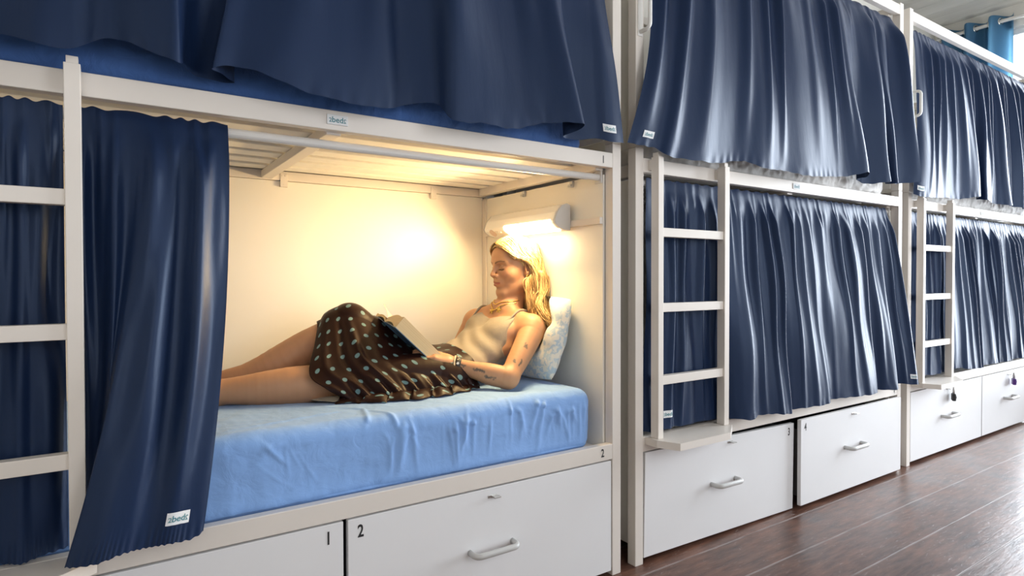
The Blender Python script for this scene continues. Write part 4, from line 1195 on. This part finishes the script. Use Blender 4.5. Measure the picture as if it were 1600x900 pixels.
# trailing ruffle of the skirt on the sheet
def ruffle(name, line, width, hgt, mat, seed, waves, parent, print_off=0):
    g = np.random.default_rng(seed); n, m = 260, 26
    L_ = catmull(line, n); t = np.gradient(L_, axis=0); t /= np.linalg.norm(t, axis=1, keepdims=True)
    sdv = np.cross(t, (0, 0, 1.0)); sdv = np.where((sdv[:, 1] > 0)[:, None], -sdv, sdv)
    u = np.linspace(0, 1, n)[:, None]; v = np.linspace(0, 1, m)[None, :]
    Wd = width * (.55 + .45 * np.sin(PI * np.clip(u * .95 + .03, 0, 1)) ** .6) * (1 + .12 * np.sin(u * 31) + .1 * np.sin(u * 53 + 1))
    wav = np.sin(u * waves * 2 * PI + 2 * np.sin(u * 11) + 2.2 * v) * .5 + .5 * np.sin(u * waves * 3.3 * PI + 1 + 4 * v)
    Zz = hgt * np.sin(PI * np.clip(v * .95 + .02, 0, 1)) ** .7 * (.62 + .5 * wav) * np.clip(np.sin(PI * np.clip(u, .03, .97)) * 3, 0, 1) + .0015
    Pq = L_[:, None, :] + sdv[:, None, :] * (Wd * v)[..., None]
    Pq[..., 2] = np.broadcast_to(L_[:, 2:3], (n, m)) * (1 - v) + .6755 * v + Zz
    Pq[..., 0] += .010 * np.sin(u * 45 + 3 * v)
    mesh = raw_mesh(name, Pq.reshape(-1, 3), grid_faces(n, m))
    ul = mesh.uv_layers.new(name='cloth')
    U2 = np.stack([np.broadcast_to(u * 1.05 * np.linalg.norm(np.diff(L_, axis=0), axis=1).sum(), (n, m)), np.broadcast_to(v * .11 + print_off, (n, m))], -1).reshape(-1, 2)
    l2 = np.empty(len(mesh.loops), np.int32); mesh.loops.foreach_get('vertex_index', l2)
    ul.data.foreach_set('uv', U2[l2].astype(np.float32).ravel())
    ob = link(name, mesh, mat, None, True)
    ob.parent = parent; ob.location = (0, 0, 0)
    so = ob.modifiers.new('cloth', 'SOLIDIFY'); so.thickness = .002; so.offset = 1
    return ob
def shift(obj, v):
    obj.data.transform(Matrix.Translation(v))
ruffle('hem_ruffle', [(-.925, .325, .690), (-.86, .285, .692), (-.76, .262, .694), (-.66, .256, .694), (-.56, .266, .692), (-.50, .283, .688), (-.44, .31, .684)],   .060, .014, M['dots'], 4, 9, skirt, .03)
lin_pts = [[(-1.02, .455, .6785), (-.985, .36, .6785), (-.965, .325, .680), (-.945, .30, .680)], [(-.99, .45, .679), (-.955, .37, .684), (-.935, .335, .688), (-.915, .30, .682)], [(-.95, .44, .679), (-.92, .38, .682), (-.90, .345, .686), (-.885, .31, .680)]]
LP = np.array([catmull(q, 30) for q in lin_pts]); LQ = np.stack([catmull(LP[:, j], 20) for j in range(30)], 1)
lo_ = link('lining', raw_mesh('lining', LQ.reshape(-1, 3), grid_faces(20, 30)), M['lining'], None, True); lo_.parent = skirt
so = lo_.modifiers.new('cloth', 'SOLIDIFY'); so.thickness = .002; so.offset = 1
lo_['label'] = 'beige lining turned out at the hem'

# ---- hair: a close cap plus long strands that fall behind the near ear
hair = Field()
hair.ell(H(-.020, 0, .036), (.097, .080, .088), HR, .02)
hair.ell(H(.040, 0, .058), (.058, .066, .056), HR, .02)
hair.ell(H(-.055, 0, -.015), (.062, .076, .085), HR, .03)
hair.cap(H(-.060, .02, -.05), H(-.062, .025, -.16), .058, .050, .03)
hair.cap(H(-.045, .060, -.04), H(-.030, .082, -.17), .030, .034, .03)
D, lo, h = hair.grid(H(0, 0, 0) - .30, H(0, 0, 0) + .20, .0036)
n3 = D.shape
G = np.stack(np.meshgrid(*[lo[i] + h * np.arange(n3[i]) for i in range(3)], indexing='ij'), -1) - HC
gf, gl, gu = G @ hf, G @ hl, G @ hu
al = np.abs(gl)
# keep the face, temple and ear free
line_u = .089 - .25 * al - .35 * np.clip(al - .045, 0, .1) - np.clip(.066 - gf, 0, .2) * 1.0
face = np.minimum(gf - np.where(gl > 0, -.004, .0), np.where(gf > -.03, line_u - gu, -1))
D = np.maximum(D, np.minimum(.02, face) * 1.0)
streak = .0016 * np.sin((np.arctan2(gu, gf) * 3 + gl * 9) * 30)
D = D + streak
Vh, Fh = surface_nets(D, lo, h); Vh[:, 0] = np.minimum(Vh[:, 0], -.056)
def mat_hair():
    m, nt, b = mat_new('blonde_hair')
    L = nt.links.new
    tc = N(nt, 'ShaderNodeTexCoord'); mp = N(nt, 'ShaderNodeMapping'); mp.inputs['Scale'].default_value = (60, 60, 8); L(tc.outputs['Object'], mp.inputs['Vector'])
    nz = N(nt, 'ShaderNodeTexNoise'); nz.inputs['Scale'].default_value = 2; nz.inputs['Detail'].default_value = 5; L(mp.outputs[0], nz.inputs['Vector'])
    r = N(nt, 'ShaderNodeValToRGB'); e = r.color_ramp.elements; e[0].position = .35; e[0].color = (.30, .175, .06, 1); e[1].position = .65; e[1].color = (.72, .50, .22, 1)
    L(nz.outputs['Fac'], r.inputs['Fac']); L(r.outputs['Color'], b.inputs['Base Color'])
    b.inputs['Roughness'].default_value = .42; b.inputs['Specular IOR Level'].default_value = .5
    return m
M['hair'] = mat_hair()
hr = link('hair', raw_mesh('hair', Vh, Fh), M['hair'], None, True); rebase(hr, person)
bm = bmesh.new()
gs = random.Random(5)
def strand(pts, r0, r1, n=5):
    q = catmull(pts, 22); q[:, 0] = np.minimum(q[:, 0], -.058)
    rad = [r0 + (r1 - r0) * (i / 21) ** 1.5 for i in range(22)]
    rad[0] = r0 * .5
    add_tube(bm, [Vector(p) for p in q], rad, n)
def J(a): return gs.gauss(0, a)
for s in (1, -1):
    for i in range(460 if s > 0 else 170):
        t = gs.random() ** 1.15                                    # where along the parting it starts, front to back
        off = gs.random()
        f0 = .090 - .19 * t; u0_ = .094 + .034 * math.sin(PI * min(1, t * .95 + .06))
        a = H(f0, (.002 + .004 * off) * s, u0_ + .002)
        b_ = H(f0 * .92 - .004 + .004 * off, (.046 + .008 * off) * s, u0_ - .016 - .004 * off + J(.002))
        c_ = H(.056 - .115 * t - .010 * off, (.078 + .008 * off) * s, .052 - .012 * (1 - t) + J(.004))
        c2 = H(.008 - .075 * t - .008 * off, (.088 + .009 * off) * s, .022 + J(.004))
        d_ = H(-.026 - .050 * t + .010 * (1 - off), (.090 + .012 * off) * s, -.020 + J(.008))
        e_ = H(-.032 - .055 * t + J(.009), (.085 + .022 * off) * s, -.078 + J(.012))
        if s > 0:
            sp = gs.random()
            f_ = H(-.018 - .055 * sp + J(.010), .088 + .022 * off, -.142 + J(.012))
            g_ = H(-.006 - .062 * sp + J(.012), .106 + .028 * off + J(.006), -.205 + J(.014))
            e2 = H(.010 - .075 * sp + J(.016), .124 + .040 * off, -.245 - .045 * gs.random())
            strand([a, b_, c_, c2, d_, e_, f_, g_, e2][: 9 if gs.random() > .2 else 8], .0023, .0007, 4)
        else:
            f_ = H(-.06 + J(.02), -.085 + J(.01), -.14 + J(.02)); g_ = H(-.075 + J(.02), -.09 + J(.015), -.20 + J(.02))
            strand([a, b_, c_, c2, d_, e_, f_, g_], .0023, .0008, 4)
for i in range(26):                                                # loose wisps in front of the near shoulder
    q = gs.random()
    strand([H(-.03, .088, -.02 - .02 * q), H(.002 + J(.01), .090, -.062 + J(.01)), H(-.004 + .025 * q, .095, -.125 + J(.01)), H(.012 * q + J(.01), .102, -.185 + J(.012))], .0022, .0006)
for i in range(110):                                               # ends that spill over the shoulder onto the pillow
    q = gs.random(); o_ = gs.random()
    strand([H(-.040 - .02 * q, .096 + .012 * o_, -.02), H(-.046 - .02 * q + J(.006), .098 + .014 * o_, -.09), (-.128 + .012 * q + J(.006), .336 - .02 * o_, .965), (-.134 + .020 * q + J(.008), .292 - .02 * o_ + J(.008), .915), (-.128 + .034 * q + J(.010), .262 - .025 * o_ + J(.010), .868 + .03 * gs.random())], .0023, .0007, 4)
st = bm_obj('strands', bm, M['hair'], None, smooth=True)
st.parent = hr

# ---- necklaces, earring, wristbands
bm = bmesh.new()
for (dl, dn, dt) in ((.0, 0, 0), (.006, .004, -.018)):
    path = []
    for k in range(25):
        t = k / 24 * 2 - 1
        p = NEK + Lf * (.062 * t) + Nf * (.085 - .05 * t * t) + Tn * (-.098 + .115 * t * t + dt)
        pr, _ = body.project(p, .0022); path.append(pr)
    add_tube(bm, [Vector(p) for p in catmull(path[::3], 50)], .0017, 6)
nk = bm_obj('necklace', bm, M['gold'], None, smooth=True); rebase(nk, person)
for (l, t_) in ((-.014, -.118), (.036, -.104)):
    p, g = body.project(NEK + Lf * l + Nf * .08 + Tn * t_, .004)
    e1 = Lf - g * (Lf @ g); e1 /= np.linalg.norm(e1); e2 = np.cross(g, e1)
    bm = bmesh.new(); pts = []
    for k in range(10):
        rr_ = (.017 if k % 2 == 0 else .0065); an = k / 10 * 2 * PI + .3
        pts.append(p + e1 * rr_ * math.cos(an) + e2 * rr_ * math.sin(an))
    c0 = bm.verts.new(p + g * .004); c1 = bm.verts.new(p - g * .001); vs = [bm.verts.new(q) for q in pts]
    for k in range(10):
        bm.faces.new((c0, vs[k], vs[(k + 1) % 10])); bm.faces.new((c1, vs[(k + 1) % 10], vs[k]))
    pe = bm_obj('pendant', bm, M['gold'], nk)
bm = bmesh.new()
add_tube(bm, [Vector(H(-.004 + .011 * math.cos(t), .0835, -.046 + .013 * math.sin(t))) for t in np.linspace(0, 2 * PI, 20, endpoint=False)], .0013, 6, closed=True)
er_ = bm_obj('earring', bm, M['gold'], None, smooth=True); rebase(er_, person)
def band(t, rad, w, mat, name):
    c = on_line(LELB, LWRI, t); ax = (LWRI - LELB) / np.linalg.norm(LWRI - LELB)
    a1 = np.cross(ax, (0, 0, 1.0)); a1 /= np.linalg.norm(a1); a2 = np.cross(ax, a1)
    bm = bmesh.new(); rings = []
    for k in range(28):
        an = k / 28 * 2 * PI; dr = a1 * math.cos(an) + a2 * math.sin(an)
        p, g = body.project(c + dr * rad, .002)
        rings.append([bm.verts.new(p + ax * w * q + g * o_) for q, o_ in ((-.5, 0), (-.45, .0022), (.45, .0022), (.5, 0))])
    for k in range(28):
        A, B = rings[k], rings[(k + 1) % 28]
        for q in range(3): bm.faces.new((A[q], A[q + 1], B[q + 1], B[q]))
        bm.faces.new((A[3], A[0], B[0], B[3]))
    o = bm_obj(name, bm, mat, None, smooth=True); rebase(o, person); return o
M['cream'] = simple('cream_cord', (.70, .58, .40), .7)
b1 = band(.955, .028, .016, M['black'], 'wristband'); b1['label'] = 'black wristband with a pale bead'
b2 = band(1.02, .027, .006, M['cream'], 'wristband'); b2['label'] = 'thin cream cord wristband'
cp, cg = body.project(on_line(LELB, LWRI, .955) + np.array((-.012, -.03, .012)), .0035)
bm = bmesh.new(); add_tube(bm, [cp - cg * .001, cp + cg * .002], .0045, 12); bm_obj('bead', bm, M['whiteplastic'], b1).location = (0, 0, 0)
tl, _ = body.project(on_line(LELB, LWRI, .97) + np.array((-.015, -.03, -.012)), .003)
bm = bmesh.new(); add_tube(bm, [tl, tl + np.array((.008, -.008, -.018)), tl + np.array((.018, -.012, -.040)), tl + np.array((.030, -.012, -.058))], [.0025, .0022, .003, .0045], 8)
tt = bm_obj('tail', bm, M['cream'], b2, smooth=True)
bpy.context.view_layer.update()

# ---- the open book leaning on her raised thigh
bs = np.array((-.73, 0, .68)); bs /= np.linalg.norm(bs)           # along the spine, upwards
by = np.array((0.0, -1.0, 0.0))                                    # towards the near fore-edge
bn = np.cross(bs, by); bn = bn if bn[0] > 0 else -bn              # out of the open pages, towards her
SP = np.array((-.531, .462, .745))                                 # spine foot
HB = .246; WB = .125
book = empty('book', tuple(SP), 'open paperback with a blue cover propped on the woman\'s thigh', 'book')
M['cover'] = simple('blue_book_cover', (.10, .20, .33), .4)
def leaf(name, s, lift, thick, mat, waves=0, wd=WB, nlift=0.0, hb=HB, curl=0.0):
    """half of the book: from the spine out along s*by, bowed up by lift; thick towards bn"""
    n, m = 24, 16
    A = np.linspace(0, 1, n); Bq = np.linspace(0, 1, m)
    bm = bmesh.new()
    def pos(a, b, t):
        bow = lift * a + .010 * math.sin(PI * min(1, a * 1.2)) * (1 if thick > .005 else .2)
        fan = thick * (.45 + .55 * a) * (1 + .35 * b * waves)
        cu = curl * max(0, b - .75) ** 2 * 16
        return Vector(SP + by * (s * wd * a) + bs * (hb * b) + bn * (nlift + bow + t * fan + cu))
    lo_v = [[bm.verts.new(pos(a, b, 0)) for b in Bq] for a in A]
    hi_v = [[bm.verts.new(pos(a, b, 1)) for b in Bq] for a in A]
    for i in range(n - 1):
        for j in range(m - 1):
            bm.faces.new((lo_v[i][j], lo_v[i + 1][j], lo_v[i + 1][j + 1], lo_v[i][j + 1])); bm.faces.new((hi_v[i][j], hi_v[i][j + 1], hi_v[i + 1][j + 1], hi_v[i + 1][j]))
        for j in (0, m - 1): bm.faces.new((lo_v[i][j], lo_v[i + 1][j], hi_v[i + 1][j], hi_v[i][j]))
    for j in range(m - 1):
        for i in (0, n - 1): bm.faces.new((lo_v[i][j], lo_v[i][j + 1], hi_v[i][j + 1], hi_v[i][j]))
    return bm_obj(name, bm, mat, book, world=True)
def mat_pages():
    m, nt, b = mat_new('page_block')
    L = nt.links.new
    tc = N(nt, 'ShaderNodeTexCoord'); vd = N(nt, 'ShaderNodeVectorMath', operation='DOT_PRODUCT'); L(tc.outputs['Object'], vd.inputs[0]); vd.inputs[1].default_value = tuple(bn)
    nz = N(nt, 'ShaderNodeTexNoise', noise_dimensions='1D'); nz.inputs['Scale'].default_value = 700; nz.inputs['Detail'].default_value = 2; L(vd.outputs['Value'], nz.inputs['W'])
    r = N(nt, 'ShaderNodeValToRGB'); e = r.color_ramp.elements; e[0].position = .35; e[0].color = (.64, .48, .27, 1); e[1].position = .6; e[1].color = (.80, .63, .38, 1)
    L(nz.outputs['Fac'], r.inputs['Fac']); L(r.outputs['Color'], b.inputs['Base Color']); b.inputs['Roughness'].default_value = .8
    return m
M['pages'] = mat_pages()
leaf('cover', 1, -.016, .0022, M['cover'], wd=WB + .004, hb=HB + .004, nlift=-.003)
leaf('cover', -1, .020, .0022, M['cover'], wd=WB + .004, hb=HB + .004, nlift=-.003)
leaf('page_block', 1, -.016, .040, M['pages'], waves=.5)
leaf('page_block', -1, .020, .012, M['pages'], waves=.3)
leaf('loose_page', -1, .050, .0010, M['paper'], nlift=.012, hb=HB + .006, curl=.012)
bm = bmesh.new(); add_tube(bm, [Vector(SP + bs * .0 - bn * .002), Vector(SP + bs * HB - bn * .002)], .0035, 10); bm_obj('spine', bm, M['cover'], book, world=True)

# ---- pillow leaning on the end panel
pf = Field()
pc = np.array((-.120, .450, .838))
pu = np.array((.30, 0, .95)); pu /= np.linalg.norm(pu); pr_ = np.array((0, -1.0, 0)); pn = np.cross(pr_, pu)
PR = rot_axes(pr_, pu, pn)
n, m = 90, 70
uq = np.linspace(-1, 1, n)[:, None]; vq = np.linspace(-1, 1, m)[None, :]
edge = (np.clip(1 - np.abs(uq) ** 2.6, 0, 1) * np.clip(1 - np.abs(vq) ** 2.6, 0, 1)) ** .5
def pside(sg):
    Wd = .272 * uq * (1 - .05 * np.abs(vq) ** 3 + .0 * uq) ; Hd = .165 * vq * (1 - .06 * np.abs(uq) ** 3)
    T = (.062 if sg > 0 else .062) * edge
    Q = pc + Wd[..., None] * pr_ + Hd[..., None] * pu + (sg * T)[..., None] * pn
    w_ = fbm(Q.reshape(-1, 3), (14, 11, 11), 3).reshape(n, m) * .006 * edge ** .5 + .004 * edge * np.sin(vq * 9 + 2 * uq)
    return Q + (w_ * sg)[..., None] * pn
Qa, Qb = pside(1), pside(-1)
if pn[0] > 0: Qa, Qb = Qb, Qa
soft = Field(); soft.ops += body.ops + hair.ops
soft.cap(H(-.035, .088, -.14), H(-.025, .145, -.27), .050, .046, .02)
soft.cap((-.118, .335, .96), (-.112, .255, .865), .040, .036, .02)
for it in range(6):
    d = soft.at(Qa) - .006
    Qa[..., 0] += np.clip(-d, 0, .03) * .9
    Qm = Qa.copy(); Qm[1:-1, 1:-1] = (Qa[:-2, 1:-1] + Qa[2:, 1:-1] + Qa[1:-1, :-2] + Qa[1:-1, 2:]) / 4; Qa = Qm
Qa[..., 0] = np.minimum(Qa[..., 0], -.053); Qb[..., 0] = np.minimum(Qb[..., 0], -.053)
Qa[..., 2] = np.maximum(Qa[..., 2], .676); Qb[..., 2] = np.maximum(Qb[..., 2], .676)
bmv = np.vstack([Qa.reshape(-1, 3), Qb.reshape(-1, 3)]); fa_ = grid_faces(n, m); fb_ = grid_faces(n, m, True) + n * m
pm = raw_mesh('pillow', bmv, np.vstack([fa_, fb_]))
def mat_pillow():
    mm, nt, b = mat_new('blue_blotched_pillowcase')
    L = nt.links.new
    tc = N(nt, 'ShaderNodeTexCoord')
    nz = N(nt, 'ShaderNodeTexNoise'); nz.inputs['Scale'].default_value = 52; nz.inputs['Detail'].default_value = 3; nz.inputs['Distortion'].default_value = .8; L(tc.outputs['Object'], nz.inputs['Vector'])
    r = N(nt, 'ShaderNodeValToRGB'); e = r.color_ramp.elements; e[0].position = .44; e[0].color = (.44, .55, .64, 1); e[1].position = .54; e[1].color = (.72, .71, .66, 1)
    L(nz.outputs['Fac'], r.inputs['Fac']); L(r.outputs['Color'], b.inputs['Base Color']); b.inputs['Roughness'].default_value = .8
    n2 = N(nt, 'ShaderNodeTexNoise'); n2.inputs['Scale'].default_value = 15; n2.inputs['Detail'].default_value = 5; L(tc.outputs['Object'], n2.inputs['Vector'])
    bp = N(nt, 'ShaderNodeBump'); bp.inputs['Strength'].default_value = .3; bp.inputs['Distance'].default_value = .01; L(n2.outputs['Fac'], bp.inputs['Height']); L(bp.outputs['Normal'], b.inputs['Normal'])
    return mm
o = link('pillow', pm, mat_pillow(), None, True)
tag(o, 'white pillow with pale blue blotches leaning on the end panel behind the woman', 'pillow')
# ------------------------------------------------------------------ light
def area(name, loc, rot, sx, sy, power, col):
    l = bpy.data.lights.new(name, 'AREA'); l.shape = 'RECTANGLE'; l.size = sx; l.size_y = sy; l.energy = power; l.color = col
    o = bpy.data.objects.new(name, l); C.objects.link(o); o.location = loc; o.rotation_euler = rot
    return o
area('daylight_end_window', (R['x1'] + .35, (WIN_END[0] + WIN_END[1]) / 2, 1.7), (0, PI / 2, 0), 2.8, 2.9, 430, (.86, .93, 1.0))
for (a0, a1, z0, z1), pw, col in zip(WIN_F, (10, 24, 44), ((1.0, .90, .80), (.97, .97, 1.0), (.92, .96, 1.0))):
    area('front_window_daylight_and_fill', ((a0 + a1) / 2, R['y0'] - .30, (z0 + z1) / 2), (PI / 2, 0, 0), a1 - a0, z1 - z0, pw, col)
area('lamp_glow', (-.150, .375, 1.262), (0, math.radians(58), 0), .04, .30, 13.0, (1.0, .67, .29))
w = bpy.data.worlds.new('world'); bpy.context.scene.world = w; w.use_nodes = True
w.node_tree.nodes['Background'].inputs['Color'].default_value = (.85, .92, 1, 1)
w.node_tree.nodes['Background'].inputs['Strength'].default_value = 2.0
sc = bpy.context.scene
sc.view_settings.view_transform = 'Standard'; sc.view_settings.look = 'None'
sc.view_settings.exposure = 0.15; sc.view_settings.gamma = 1.0; sc.view_settings.use_curve_mapping = False
sc.cycles.use_denoising = True
sc.cycles.max_bounces = 8; sc.cycles.diffuse_bounces = 5
sc.cycles.sample_clamp_indirect = 4.0
sc.cycles.caustics_reflective = False; sc.cycles.caustics_refractive = False
